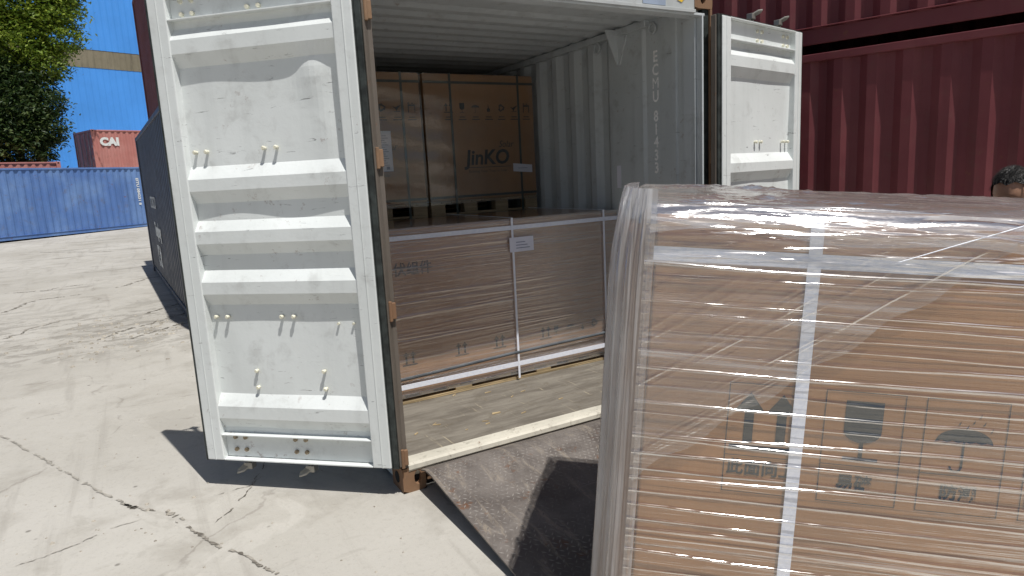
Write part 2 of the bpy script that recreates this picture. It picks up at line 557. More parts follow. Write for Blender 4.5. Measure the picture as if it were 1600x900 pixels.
def crack(pts, w, m, jag=1.0, seed=1):
    r = random.Random(seed)
    P = []
    for (a, b_) in zip(pts[:-1], pts[1:]):
        a, b_ = Vector(a), Vector(b_)
        n = max(2, int((b_ - a).length / .014))
        for k in range(n):
            P.append(a.lerp(b_, k / n))
    P.append(Vector(pts[-1]))
    mb = MB()
    ring = []
    off = 0
    for i, q in enumerate(P):
        t = (P[min(i + 1, len(P) - 1)] - P[max(i - 1, 0)]).normalized()
        nn = Vector((-t.y, t.x))
        off = off * .9 + r.uniform(-.006, .006) * jag
        taper = min(1, i / 4, (len(P) - 1 - i) / 4)
        ww = w * (.12 + .88 * taper) * (r.uniform(.15, 1.0) + (r.random() < .12) * r.uniform(0, 1.0))
        l, rr = q + nn * (off + ww / 2), q + nn * (off - ww / 2)
        ring.append((l, rr))
    vs = [(p.x, p.y, gz(p.y) + .004) for pr in ring for p in pr]
    gap = [math.sin(i * .21 + seed) + .6 * math.sin(i * .63 + 2 * seed) + r.uniform(-.5, .5) > -.85 for i in range(len(ring))]
    mb.add(vs, [(2 * i, 2 * i + 1, 2 * i + 3, 2 * i + 2) for i in range(len(ring) - 1) if gap[i]])
    tag(mb.build("cracked_ground", m, recalc=False), "dark crack in the concrete", "crack", kind="structure")
crack([(-2.2, 2.7), (-1.89, 2.02), (-1.68, 1.5), (-1.37, .83), (-1.26, .66)], .022, M['crack_pale'], .6, 1)
crack([(-1.40, .86), (-1.26, .66), (-1.22, .62)], .035, M['crack'], 1, 2)
crack([(-1.17, .60), (-1.13, .50), (-1.10, .42)], .05, M['crack'], 1, 3)
crack([(-1.13, .44), (-.99, .11), (-.83, -.24), (-.74, -.42), (-.5, -.95)], .024, M['crack'], .8, 4)
crack([(-1.89, .4), (-1.61, .47), (-1.42, .56), (-1.29, .59)], .007, M['crack_pale'], 1.2, 5)
crack([(-1.69, 5.8), (-1.36, 6.27), (-.9, 6.59), (-.58, 6.94)], .06, M['crack'], 4, 6)
crack([(-1.35, 5.6), (-.95, 6.0), (-.6, 6.2)], .06, M['crack'], 4, 7)
crack([(-3.04, 8.96), (-2.65, 9.91), (-2.03, 10.06)], .05, M['crack'], 4, 8)
crack([(-1.56, 10.43), (-.97, 11.3), (-.39, 11.56)], .06, M['crack'], 4, 9)
crack([(-3.26, 11.29), (-2.67, 11.13), (-2.1, 11.46)], .05, M['crack'], 4, 10)
crack([(-1.16, 7.2), (-.9, 7.55), (-.51, 7.82)], .06, M['crack'], 3, 11)
crack([(-2.74, 6.72), (-2.4, 7.3), (-2.13, 7.56)], .04, M['crack'], 4, 12)
crack([(-.63, .74), (-.72, .65), (-.92, .64)], .007, M['crack'], 1, 13)
crack([(-.55, 1.0), (-.75, .55), (-.95, .28)], .010, M['crack'], 1, 14)
crack([(-3.6, 20.2), (-1.67, 18.26)], .10, M['crack_pale'], 2, 15)

def build_gravel():
    r = random.Random(4)
    b = MB()
    spots = [(r.gauss(-1.2, .7), r.gauss(6.0, .6), r.uniform(.006, .028)) for _ in range(260)]
    spots += [(r.uniform(-2.4, .1), r.uniform(-1.6, 4.5), r.uniform(.003, .009)) for _ in range(150)]
    spots += [(r.uniform(-2.2, -1.0), r.uniform(.2, 1.2), r.uniform(.004, .016)) for _ in range(25)]
    for (x, y, s) in spots:
        h = s * .6
        vs = []
        for k in range(6):
            t = k * math.pi / 3 + r.uniform(-.3, .3)
            vs.append((x + math.cos(t) * s * r.uniform(.7, 1.2), y + math.sin(t) * s * r.uniform(.7, 1.2), gz(y) - .001))
        for k in range(6):
            v = vs[k]
            vs.append((x + (v[0] - x) * .55, y + (v[1] - y) * .55, gz(y) + h * r.uniform(.8, 1.1)))
        b.add(vs, [(k, (k + 1) % 6, 6 + (k + 1) % 6, 6 + k) for k in range(6)] + [tuple(range(6, 12))])
    tag(b.build("gravel", M['stone']), "small loose stones scattered on the concrete", "gravel", kind="stuff")
build_gravel()

# ------------------------------------------------------------------ generic closed shipping container
def corrugation(L, pitch, depth, x0):
    """trapezoid profile along x from x0 to L-x0; y=0 outer face, y=depth inner"""
    pr = []
    x = x0
    q = pitch / 4
    pr.append((x, depth))
    while x + pitch <= L - x0 + 1e-6:
        pr += [(x + q * .5, depth), (x + q * 1.45, 0), (x + q * 2.55, 0), (x + q * 3.5, depth)]
        x += pitch
    pr.append((L - x0, depth))
    return pr

def casting_mesh(sx, sy, sz, px, py):
    """hollow-looking corner block in local coordinates with oval openings on its two outer faces"""
    b = MB()
    b.box(0, sx, 0, sy, 0, sz)
    return b

def container(name, label, L, H, m, loc, rz, door_end=None, W=2.438, pitch=.278, depth=.036, group=None, m_frame=None):
    root = thing(name, label, "container", loc, (0, 0, rz), group)
    mf = m_frame or m
    e = .02
    pr = corrugation(L, pitch, depth, .17)
    MB().sheet(pr, lambda x, y: (x, y + e, .15), lambda x, y: (x, y + e, H - .06)).build("side_wall", m, root, recalc=False)
    MB().sheet(pr, lambda x, y: (x, W - e - y, .15), lambda x, y: (x, W - e - y, H - .06)).build("side_wall", m, root, recalc=False)
    pe = corrugation(W, .25, .045, .16)
    if door_end != 'low':
        MB().sheet(pe, lambda x, y: (y + .03, x, .15), lambda x, y: (y + .03, x, H - .06)).build("end_wall", m, root, recalc=False)
    if door_end != 'high':
        MB().sheet(pe, lambda x, y: (L - .03 - y, x, .15), lambda x, y: (L - .03 - y, x, H - .06)).build("end_wall", m, root, recalc=False)
    def fb(name, *a):
        MB().box(*a).build(name, mf, root, bevel=.006)
    for y0, y1 in ((0, .06), (W - .06, W)):
        fb("top_rail", .17, L - .17, y0 + .002, y1 - .002, H - .075, H - .012)
        fb("bottom_rail", .17, L - .17, y0 + (.028 if y0 == 0 else .002), y1 - (.028 if y0 else .002), .03, .158)
        fb("rail_flange", .17, L - .17, y0 + .003, y1 - .003, .159, .17)
        for x0, x1 in ((0.003, .168), (L - .168, L - .003)):
            fb("corner_post", x0, x1, y0 + .001, y1 + .02 if y0 == 0 else y1 - .001, .115, H - .115)
    for x0, x1 in ((.005, .07), (L - .07, L - .005)):
        fb("end_rail", x0, x1, .16, W - .16, H - .11, H - .012)
        fb("end_rail", x0, x1, .16, W - .16, .03, .16)
    MB().box(.06, L - .06, .05, W - .05, H - .05, H - .025).build("roof", m, root)
    for x0 in (0, L - .178):
        for y0 in (0, W - .162):
            for z0 in (0, H - .118):
                c = MB().box(x0, x0 + .178, y0, y0 + .162, z0, z0 + .118).build("corner_casting", mf, root, bevel=.012)
                yy = (y0 - .0015, y0 + .003) if y0 == 0 else (y0 + .159, y0 + .1635)
                MB().tube((x0 + .089, yy[0], z0 + .059), (x0 + .089, yy[1], z0 + .059), .036, 14).build("casting_hole", M['black'], c)
                xx = (x0 - .0015, x0 + .003) if x0 == 0 else (x0 + .175, x0 + .1795)
                MB().tube((xx[0], y0 + .081, z0 + .059), (xx[1], y0 + .081, z0 + .059), .036, 14).build("casting_hole", M['black'], c)
    if door_end:
        X = .03 if door_end == 'low' else L - .03
        s = -1 if door_end == 'low' else 1
        for y0, y1 in ((.10, W / 2 - .01), (W / 2 + .01, W - .10)):
            d = MB()
            d.box(min(X, X - s * .04), max(X, X - s * .04), y0, y1, .17, H - .12)
            for k in range(5):
                z = .4 + k * (H - .8) / 4
                d.box(min(X, X + s * .012), max(X, X + s * .012), y0 + .08, y1 - .08, z - .12, z + .02)
            dd = d.build("door", m, root, bevel=.004)
            for fy in (.3, .75):
                y = y0 + (y1 - y0) * fy
                MB().tube((X + s * .04, y, .12), (X + s * .04, y, H - .1), .017, 8).build("locking_bar", M['steel'], dd)
            for z in (.5, 1.1, 1.7, 2.2):
                yy = y0 if y0 < W / 2 else y1
                MB().box(X + s * .02 - .02, X + s * .02 + .02, yy - .03, yy + .03, z, z + .12).build("hinge", M['steel'], dd)
    return root

# --- maroon stack on the right
TH = R_(20)
xdir = Vector((math.sin(TH), -math.cos(TH), 0))
rz_red = math.atan2(xdir.y, xdir.x)
mid = Vector((4.27, -.29, 0))
base = mid - xdir * 5.9
lower_red = container("shipping_container", "lower maroon corrugated container, standing on the ground beside the white one", 12.19, 2.591, M['red'], (base.x, base.y, .045), rz_red, pitch=.254)
up = base + Vector((-math.cos(TH), -math.sin(TH), 0)) * .012 + xdir * .08
upper_red = container("shipping_container", "maroon corrugated container stacked on top of the other maroon one", 12.19, 2.591, M['red'], (up.x, up.y, 2.672), rz_red, pitch=.254)
for sx in (.03, 12.0):
    for sy in (.03, 2.28):
        p = base + xdir * (sx + .06) + Vector((math.cos(TH), math.sin(TH), 0)) * (sy + .04)
        MB().box(-.05, .05, -.04, .04, 0, .0355).build("twist_lock", M['steel'], lower_red).matrix_local = \
            lower_red.matrix_basis.inverted() @ Matrix.Translation((p.x, p.y, 2.6362)) @ Matrix.Rotation(rz_red, 4, 'Z')

# --- navy container at the left with a dark red one on top
navy = container("shipping_container", "navy blue container on the yard with white side lettering", 7.25, 2.79, M['navy'], (-.83, 12.55, gz(9.5)), R_(-90), group=None)
_x = Vector((.2, -6.4, -.06)).normalized()
_z = Vector((1, .031, 0)).cross(_x).normalized() * -1
_z = _x.cross(Vector((1, .031, 0))).normalized()
_y = _z.cross(_x)
navy.matrix_world = Matrix(((_x.x, _y.x, _z.x, -.86), (_x.y, _y.y, _z.y, 12.62), (_x.z, _y.z, _z.z, .115), (0, 0, 0, 1)))
put_text("COSCO", .30, (2.6, .012, 1.50), (1, 0, 0), (0, 0, 1), M['letter_white'], navy, xs=1.2)
put_text("Tenglong", .34, (2.9, .012, 1.02), (1, 0, 0), (0, 0, 1), M['letter_white'], navy, xs=1.0, bold=.01)
put_text("腾龙", .40, (2.6, .012, .52), (1, 0, 0), (0, 0, 1), M['letter_white'], navy, bold=.012)
container("shipping_container", "dark red container standing on top of the navy blue one", 8.3, 2.591, M['red_dark'], (-.57, 12.5, 2.955), R_(-89))

# --- pale blue container across the yard
ang_b = math.atan2(.63, .776)
bd = Vector((math.cos(ang_b), math.sin(ang_b), 0))
bend = Vector((-.35, 29.85, 0))
bo = bend - bd * 12.19
blue_c = container("shipping_container", "weathered light blue container lying across the far yard", 12.19, 2.591, M['blue'], (bo.x, bo.y, gz(27) + .02), ang_b)
put_text("EITU 084231 8", .17, (11.72, -.004, 1.55), (0, 0, -1), (1, 0, 0), M['letter_white'], blue_c, xs=1.1, bold=.006)
# --- maroon container behind it, under the tree
ang_m = math.atan2(.45, .89)
md = Vector((math.cos(ang_m), math.sin(ang_m), 0))
mo = Vector((-3.50, 32.0, 0)) - md * 12.19
container("shipping_container", "old red container half hidden behind the light blue one under the tree", 12.19, 2.9, M['red_old'], (mo.x, mo.y, gz(30) + .1), ang_m)
# --- faded red pair behind: the lettered one on top
ang_c = math.atan2(.36, .93)
cai_o = Vector((-2.33, 36.38, 0))
container("shipping_container", "plain faded red container under the lettered one beside the warehouse", 6.06, 2.591, M['red_old'], (cai_o.x, cai_o.y, gz(36) - .54), ang_c, door_end='low')
cai = container("shipping_container", "faded red container with white three letter logo and door bars", 6.06, 2.591, M['red_old'], (cai_o.x, cai_o.y, gz(36) + 2.06), ang_c, door_end='low')
put_text("CAI", .52, (.80, -.004, 1.98), (1, 0, 0), (0, 0, 1), M['letter_white'], cai, bold=.035, xs=1.05)

# --- blue warehouse
def warehouse():
    w = thing("warehouse", "tall bright blue corrugated warehouse with a dusty brown band", "building", (-1.38, 51.06, gz(51)), (0, 0, math.atan2(.36, .93)))
    X0, X1, D = -34, 22, 40
    def clad(name, z0, z1, m, y=0.0):
        b = MB()
        pr = []
        x = X0
        while x < X1:
            pr += [(x, y), (x + .10, y - .035), (x + .16, y - .035), (x + .26, y), (x + .40, y)]
            x += .40
        b.sheet(pr, lambda a, c: (a, c, z0), lambda a, c: (a, c, z1))
        return b.build(name, m, w, recalc=False)
    clad("wall", 0, 9.72, M['clad_blue'])
    clad("skylight_band", 9.70, 10.90, M['clad_band'], -.02)
    clad("wall", 10.88, 17.5, M['clad_blue'], -.04)
    MB().box(X0, X0 + .2, .05, D, 0, 17.4).build("wall", M['clad_blue'], w)
    MB().box(X1 - .2, X1, .05, D, 0, 17.4).build("wall", M['clad_blue'], w)
    MB().box(X0, X1, D - .2, D, 0, 17.4).build("wall", M['clad_blue'], w)
    MB().hexa([(X0, .1, 17.4), (X1, .1, 17.4), (X1, D, 17.4), (X0, D, 17.4), (X0, 2, 18.4), (X1, 2, 18.4), (X1, D - 2, 18.4), (X0, D - 2, 18.4)]).build("roof", M['clad_blue'], w)
warehouse()

# ------------------------------------------------------------------ trees
def tree(name, label, base, blobs, trunk_h, lm, n_leaf, leaf, seed):
    r = random.Random(seed)
    t = thing(name, label, "tree", base)
    b = MB()
    b.tube((0, 0, -.05), (.1, .1, trunk_h), .28, 12, .16)
    for (c, rad) in blobs:
        b.tube((.1, .1, trunk_h * r.uniform(.6, .95)), (c[0] * .85, c[1] * .85, c[2]), .10, 7, .03)
    b.build("trunk", M['bark'], t, smooth=True)
    cb = MB()
    tot = sum(q[1] ** 2 for q in blobs)
    for (c, rad) in blobs:
        k = int(n_leaf * rad * rad / tot / 26)
        for _ in range(k):
            while True:
                d = Vector((r.uniform(-1, 1), r.uniform(-1, 1), r.uniform(-1, 1)))
                if .05 < d.length < 1: break
            d = d.normalized() * (d.length ** .45)
            cc = Vector(c) + Vector((d.x * rad, d.y * rad, d.z * rad * .85))
            cs = r.uniform(.14, .30)
            for _ in range(26):
                o = cc + Vector((r.gauss(0, cs), r.gauss(0, cs), r.gauss(0, cs * .6)))
                a = Euler((r.uniform(-.9, .9), r.uniform(-.9, .9), r.uniform(0, 6.3))).to_matrix()
                s = leaf * r.uniform(.6, 1.3)
                vs = [o + a @ Vector(q) for q in ((-s, 0, 0), (0, -s * .45, .12 * s), (s, 0, -.1 * s), (0, s * .45, .12 * s))]
                cb.add(vs, [(0, 1, 2, 3)])
    cb.build("crown", lm, t, recalc=False)
    return t
tree("leafy_tree", "bright yellow green leafy tree in front of the blue warehouse", (-4.5, 35.4, gz(35)),
     [((.1, -.2, 10.2), 1.5), ((1.2, -.6, 8.9), 1.25), ((1.75, -.4, 10.9), 1.0), ((1.3, -.4, 9.9), 1.2), ((-.4, -.6, 8.2), 1.5), ((.6, -.8, 7.5), 1.1), ((-1.6, -.6, 9.4), 1.7), ((-2.8, -.2, 8.6), 1.8), ((1.6, 0, 12.2), 1.2), ((-.8, .2, 12.0), 1.9), ((-2.6, .2, 11.2), 2.0)],
     7.5, M['leaf'], 60000, .10, 3)
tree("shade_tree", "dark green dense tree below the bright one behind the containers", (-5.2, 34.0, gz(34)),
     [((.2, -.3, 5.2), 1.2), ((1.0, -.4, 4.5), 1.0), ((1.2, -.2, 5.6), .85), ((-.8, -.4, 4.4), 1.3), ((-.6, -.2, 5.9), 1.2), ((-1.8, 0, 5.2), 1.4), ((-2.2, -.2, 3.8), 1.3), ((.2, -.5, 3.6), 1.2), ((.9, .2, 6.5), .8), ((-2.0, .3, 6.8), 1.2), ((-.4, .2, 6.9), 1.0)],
     4.0, M['leaf_shaded'], 50000, .10, 5)

# ------------------------------------------------------------------ the open white container
box = thing("shipping_container", "white open container with both doors swung back and cartons inside", "container", (0, 0, 0))
CL = 5.30
# side walls (inner faces)
pr = [(2.392, .060), (2.335, .062), (2.335, .17), (2.362, .19), (2.362, .255), (2.350, .262), (2.350, .30), (2.366, .31), (2.366, .37), (2.366, .39), (2.378, .40), (2.378, .60), (2.362, .63), (2.362, 1.03)]
y = 1.03
while y < CL - .3:
    pr += [(2.362, y), (2.398, y + .068), (2.398, y + .138), (2.362, y + .206)]
    y += .276
pr += [(2.362, CL - .1)]
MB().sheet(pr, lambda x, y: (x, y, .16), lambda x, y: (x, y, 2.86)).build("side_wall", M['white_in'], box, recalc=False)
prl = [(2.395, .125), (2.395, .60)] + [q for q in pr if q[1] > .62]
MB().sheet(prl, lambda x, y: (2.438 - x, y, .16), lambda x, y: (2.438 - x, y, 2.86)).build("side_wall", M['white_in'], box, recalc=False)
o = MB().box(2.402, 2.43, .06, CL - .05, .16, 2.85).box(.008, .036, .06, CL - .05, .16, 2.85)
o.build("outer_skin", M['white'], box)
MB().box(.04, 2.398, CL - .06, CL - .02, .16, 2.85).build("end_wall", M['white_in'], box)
# roof
pr = [(.10, 2.815), (.60, 2.822), (.66, 2.845)]
y = .70
while y < CL - .25:
    pr += [(y, 2.846), (y + .06, 2.829), (y + .115, 2.829), (y + .175, 2.846)]
    y += .21
pr += [(CL - .05, 2.846)]
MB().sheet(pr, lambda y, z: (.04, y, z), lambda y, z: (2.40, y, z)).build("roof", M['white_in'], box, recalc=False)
MB().box(.02, 2.418, .2, CL - .05, 2.852, 2.880).build("roof_skin", M['white'], box)
# top side rails with gussets and lashing rings
MB().box(2.33, 2.40, .56, CL - .08, 2.775, 2.826).build("top_rail", M['white_in'], box, bevel=.006)
MB().box(.04, .108, .56, CL - .08, 2.775, 2.826).build("top_rail", M['white_in'], box, bevel=.006)
for sx in (1, -1):
    f = lambda x: x if sx > 0 else 2.438 - x
    g = MB()
    P = [(f(2.23), .90, 2.82), (f(2.362), .90, 2.82), (f(2.362), .90, 2.56), (f(2.34), .90, 2.56)]
    g.slab(P, 0, (0, .012, 0))
    P = [(f(2.362), .78, 2.80), (f(2.362), 1.00, 2.80), (f(2.362), .935, 2.56), (f(2.362), .885, 2.56)]
    g.slab(P, 0, (-.010 * sx, 0, 0))
    g.build("roof_bracket", M['white_in'], box)
    for (yy, zz) in ((.50, 2.755), (1.16, 2.735)):
        t = MB()
        for k in range(16):
            a, b_ = k * math.pi / 8, (k + 1) * math.pi / 8
            t.tube((f(2.35), yy + .036 * math.cos(a), zz + .036 * math.sin(a)), (f(2.35), yy + .036 * math.cos(b_), zz + .036 * math.sin(b_)), .008, 6)
        t.build("lashing_ring", M['white_in'], box, smooth=True)
# floor, threshold and sill
MB().box(.05, 2.388, .102, CL - .05, .13, .170).build("floor", M['ply'], box)
sil = MB()
sil.sheet([(.104, .172), (.05, .174), (.012, .171), (-.006, .162), (-.008, .138), (.004, .120), (.03, .085)], lambda y, z: (.046, y, z), lambda y, z: (2.392, y, z))
sil.build("sill", M['cream'], box, smooth=False, recalc=False)
MB().box(.165, 2.28, .03, .16, .03, .12).build("sill_beam", M['rust_steel'], box, bevel=.005)
MB().box(.02, .06, .2, CL - .2, .03, .13).box(2.378, 2.418, .2, CL - .2, .03, .13).build("bottom_rail", M['white'], box)
# corner posts
MB().box(.019, .046, .0, .12, .15, 2.778).build("corner_post", M['post_brown'], box, bevel=.004)
MB().box(-.004, .018, .016, .12, .15, 2.778).build("post_shade_fill", M['gasket'], box, bevel=.003)  # added dark strip, stands for the shade in the post recess
MB().box(2.418, 2.438, .0, .10, .12, 2.778).build("corner_post", M['rust_steel'], box, bevel=.004)
MB().box(2.363, 2.416, .016, .056, .172, 2.778).build("post_gasket_shade", M['gasket'], box)  # gasket and the black shade of its recess as one dark fill
MB().box(2.348, 2.362, .006, .058, .172, 2.735).build("post_lining", M['white_in'], box, bevel=.003)
for x0, x1 in ((0, .05), (2.388, 2.438)):
    MB().box(x0, x1, CL - .06, CL, .118, 2.778).build("corner_post", M['white'], box)
# header
MB().box(.16, 2.28, .004, .09, 2.752, 2.885).build("header", M['grey_header'], box, bevel=.004)
MB().box(.046, 2.374, .006, .11, 2.731, 2.750).build("header_lip", M['white_in'], box, bevel=.004)
MB().box(.165, 2.276, -.012, .002, 2.742, 2.765).build("header_drip_edge", M['grey_header'], box, bevel=.003)
MB().box(1.83, 2.02, -.001, .003, 2.772, 2.86).build("decal", M['decal_blue'], box)
MB().add([(2.12, .0, 2.815), (2.16, .0, 2.802), (2.19, .0, 2.83), (2.15, .0, 2.86)], [(0, 1, 2, 3)]).build("caution_mark", M['yellow'], box, recalc=False)
# corner castings with oval holes
def front_casting(x0, x1, z0, z1, hx, hz, rx, rzv, side):
    b = MB()
    n = 20
    # front plate with an oval hole, as a ring of quads
    def ring(y):
        inner = [(hx + rx * math.cos(2 * math.pi * k / n), y, hz + rzv * math.sin(2 * math.pi * k / n)) for k in range(n)]
        outer = []
        for k in range(n):
            c, s = math.cos(2 * math.pi * k / n), math.sin(2 * math.pi * k / n)
            tx = min(((x1 - hx) / c if c > 1e-6 else 9e9), ((x0 - hx) / c if c < -1e-6 else 9e9), ((z1 - hz) / s if s > 1e-6 else 9e9), ((z0 - hz) / s if s < -1e-6 else 9e9))
            outer.append((hx + c * tx, y, hz + s * tx))
        return inner, outer
    i0, o0 = ring(0.0)
    i1, o1 = ring(.03)
    b.add(i0 + o0 + i1, [(k, (k + 1) % n, n + (k + 1) % n, n + k) for k in range(n)] + [(k, (k + 1) % n, 2 * n + (k + 1) % n, 2 * n + k) for k in range(n)])
    b.add([(x0, 0, z0), (x1, 0, z0), (x1, 0, z1), (x0, 0, z1), (x0, .178, z0), (x1, .178, z0), (x1, .178, z1), (x0, .178, z1)],
          [(0, 1, 5, 4), (1, 2, 6, 5), (2, 3, 7, 6), (3, 0, 4, 7), (4, 5, 6, 7)])
    b.add([(x0 + .004, .028, z0 + .004), (x1 - .004, .028, z0 + .004), (x1 - .004, .028, z1 - .004), (x0 + .004, .028, z1 - .004)], [])
    c = b.build("corner_casting", M['rust_steel'], box, recalc=False)
    MB().add([(x0 + .01, .032, z0 + .01), (x1 - .01, .032, z0 + .01), (x1 - .01, .032, z1 - .01), (x0 + .01, .032, z1 - .01)], [(0, 1, 2, 3)]).build("casting_hole", M['black'], c, recalc=False)
    xs = x0 - .001 if side < 0 else x1 + .001
    h = MB()
    h.tube((xs, .09, (z0 + z1) / 2), (xs + .002 * side, .09, (z0 + z1) / 2), .034, 16)
    h.build("casting_hole", M['black'], c)
front_casting(.008, .146, .0, .146, .098, .080, .022, .042, -1)
front_casting(2.292, 2.43, .0, .146, 2.36, .075, .022, .042, 1)
front_casting(.0, .162, 2.778, 2.896, .081, 2.83, .026, .038, -1)
front_casting(2.276, 2.438, 2.778, 2.896, 2.352, 2.838, .024, .034, 1)
for x0 in (0, 2.276):
    for z0 in (0, 2.778):
        MB().box(x0, x0 + .162, CL - .178, CL, z0, z0 + .118).build("corner_casting", M['rust_steel'], box, bevel=.01)
# hinge lugs on the posts
for z in (.22, 1.06, 1.87, 2.60):
    MB().box(.004, .044, -.022, -.002, z - .045, z + .045).tube((.010, -.024, z - .055), (.010, -.024, z + .055), .011, 10).build("hinge_lug", M['rust_steel'], box, bevel=.004)
for z in (.24, 1.05, 1.80, 2.62):
    MB().box(2.404, 2.434, -.022, -.002, z - .045, z + .045).tube((2.43, -.024, z - .055), (2.43, -.024, z + .055), .011, 10).build("hinge_lug", M['rust_steel'], box, bevel=.004)
# container number down the inner wall
zc = 2.555
for i, ch in enumerate("ECMU 81433"):
    if ch == " ":
        zc -= .048
        continue
    put_text(ch, .112, (2.3765, .50, zc), (0, -1, 0), (0, 0, 1), M['letter_grey'], box, xs=.88, bold=0 if ch == 'M' else .0025)
    zc -= .0955
MB().box(2.3585, 2.3615, .905, .955, 1.60, 1.78).build("wall_sticker", M['paper'], box)

# --- doors
def build_door(hx, hy, dx, dy, s, dz, seed):
    """local: u along the door from its hinge edge, inner face at y=0 facing s*y"""
    W = 1.169
    Mx = Matrix(((dx, -dy, 0, hx), (dy, dx, 0, hy), (0, 0, 1, dz), (0, 0, 0, 1)))
    Y = lambda dep: -s * dep
    rr = np.random.default_rng(seed)
    # corrugated panel
    ribs = [(2.605, 2.545, 2.473, 2.405), (1.881, 1.812, 1.748, 1.680), (1.583, 1.525, 1.457, 1.392), (1.304, 1.240, 1.172, 1.105), (.579, .511, .438, .372)]
    prof = [(2.700, .045)]
    for (a, b_, c, d) in ribs:
        prof += [(a, .045), (b_, .004), (c, .004), (d, .045)]
    prof += [(.26, .045)]
    zs, ds = [], []
    for (z0, d0), (z1, d1) in zip(prof[:-1], prof[1:]):
        n = max(1, int(abs(z0 - z1) / .05))
        for k in range(n):
            zs.append(z0 + (z1 - z0) * k / n)
            ds.append(d0 + (d1 - d0) * k / n)
    zs.append(prof[-1][0]); ds.append(prof[-1][1])
    us = np.linspace(.075, 1.095, 36)
    P = np.zeros((len(zs), len(us), 3))
    ph = rr.uniform(0, 6.28, 8)
    for i, (z, d) in enumerate(zip(zs, ds)):
        flat = d > .04
        for j, u in enumerate(us):
            e = 0.0
            if flat and not .075 <= u <= .11:
                e = .0045 * math.sin(5.1 * u + 2.3 * z + ph[0]) * math.sin(3.3 * z - 4 * u + ph[1]) + .003 * math.sin(9 * u + ph[2]) * math.sin(7 * z + ph[3])
                if seed == 1:      # dent near the top hinge corner
                    e -= .020 * math.exp(-((u - .27) / .085) ** 2 - ((z - 2.33) / .13) ** 2)
                    e -= .010 * math.exp(-((u - .22) / .07) ** 2 - ((z - 2.05) / .16) ** 2)
            P[i, j] = (u, Y(d + e), z)
    door = MB().grid(P).build("door", M['white'], box, recalc=False)
    door.matrix_local = Mx
    def part(b, name, m, bevel=0.003, **k):
        return b.build(name, m, door, bevel=bevel, **k)
    def bx(b, u0, u1, d0, d1, z0, z1):
        y0, y1 = sorted((Y(d0), Y(d1)))
        return b.box(u0, u1, y0, y1, z0, z1)
    # stiles: folded channels
    part(bx(MB(), .003, .113, -.001, .020, .178, 2.788), "stile", M['white'], .006)
    part(bx(MB(), 1.061, 1.171, -.001, .052, .178, 2.788), "stile", M['white'], .006)
    part(bx(bx(MB(), .101, .113, .0202, .052, .179, 2.787), .003, .020, .0202, .052, .179, 2.787), "stile_flange", M['white'], .002)
    # slight raised fold along each stile
    part(bx(MB(), .050, .056, -.004, -.0012, .18, 2.786), "stile_fold", M['white'], .001)
    part(bx(MB(), 1.112, 1.118, -.004, -.0012, .18, 2.786), "stile_fold", M['white'], .001)
    # top and bottom channels
    b = bx(MB(), .1135, 1.0605, .040, .048, .19, .331)
    bx(b, .1135, 1.0605, .0, .048, .331, .339); bx(b, .1135, 1.0605, .0, .048, .178, .187)
    part(b, "bottom_rail", M['white'], .002)
    b = bx(MB(), .1135, 1.0605, .040, .048, 2.652, 2.780)
    bx(b, .1135, 1.0605, .0, .048, 2.643, 2.651); bx(b, .1135, 1.0605, .0, .048, 2.781, 2.789)
    part(b, "top_rail", M['white'], .002)
    # outer skin and gasket
    part(bx(MB(), .01, 1.165, .0525, .060, .185, 2.782), "outer_skin", M['white'], 0)
    g = bx(MB(), -.036, -.004, .010, .052, .172, 2.795)
    bx(g, -.0035, .002, .004, .046, .175, 2.792)
    part(g, "gasket", M['gasket'], .004)
    g = bx(MB(), -.046, -.0365, .022, .060, .178, 2.79)
    part(g, "gasket_strip", M['post_brown'], .003)
    part(bx(bx(MB(), 1.1712, 1.186, .004, .05, .172, 2.795), .0, 1.17, .006, .05, 2.7895, 2.797), "gasket", M['gasket'], .003)
    # bolts
    pegs = [(u, z) for z in (1.959,) for u in (1.014, .944, .592, .519)] + [(u, 1.037) for u in (1.014, .941, .597, .523)]
    pegs += [(.794, .721), (.372, .724), (.797, .622), (.372, .621)]
    for (u, z) in pegs:
        b = MB().tube((u, Y(.046), z), (u, Y(.026), z), .0085, 10, .0095)
        b.tube((u, Y(.026), z), (u, Y(.017), z), .0125, 12, .008)
        part(b, "bolt", M['bolt'], 0, smooth=False)
    for (u, z) in ((.258, .996), (.168, .996)):
        part(MB().tube((u, Y(.046), z), (u, Y(.030), z), .006, 10, .007), "bolt", M['bolt'], 0)
    for z in (.312, .237, 2.676, 2.742):
        for u in (.992, .926, .599, .533):
            b = MB().tube((u, Y(.040), z), (u, Y(.026), z), .0125, 6)
            part(b, "bolt", M['bolt_hole'] if z < 1 else M['bolt'], 0)
    # locking bars on the outside with their cam ends
    for u in (.55, .96):
        part(MB().tube((u, Y(.092), .11), (u, Y(.092), 2.86), .017, 12), "locking_bar", M['steel'], 0, smooth=True)
        for z, q in ((.115, -1), (2.855, 1)):
            b = MB()
            bx(b, u - .028, u + .028, .07, .115, z - .02, z + .02)
            pts = [(u - .02, Y(.095), z), (u + .015, Y(.05), z + .030 * q), (u + .05, Y(.03), z + .036 * q), (u + .055, Y(.045), z + .022 * q), (u + .02, Y(.09), z - .008 * q)]
            b.slab(pts, 0, (0, 0, .012))
            part(b, "locking_cam", M['steel'], .003)
        for z in (.35, 1.4, 2.5):
            part(bx(MB(), u - .045, u + .045, .0602, .11, z - .03, z + .03), "bar_bracket", M['steel'], .004)
    # hinge leaves
    for z in (.28, 1.11, 1.92, 2.65):
        part(bx(MB(), -.030, .08, .0605, .070, z - .045, z + .045), "hinge", M['rust_steel'], .004)
    return door
build_door(-.056, -.020, -.73483, .67825, 1, 0.0, 1)
build_door(2.442, -.085, .97740, .21113, -1, -.062, 2)

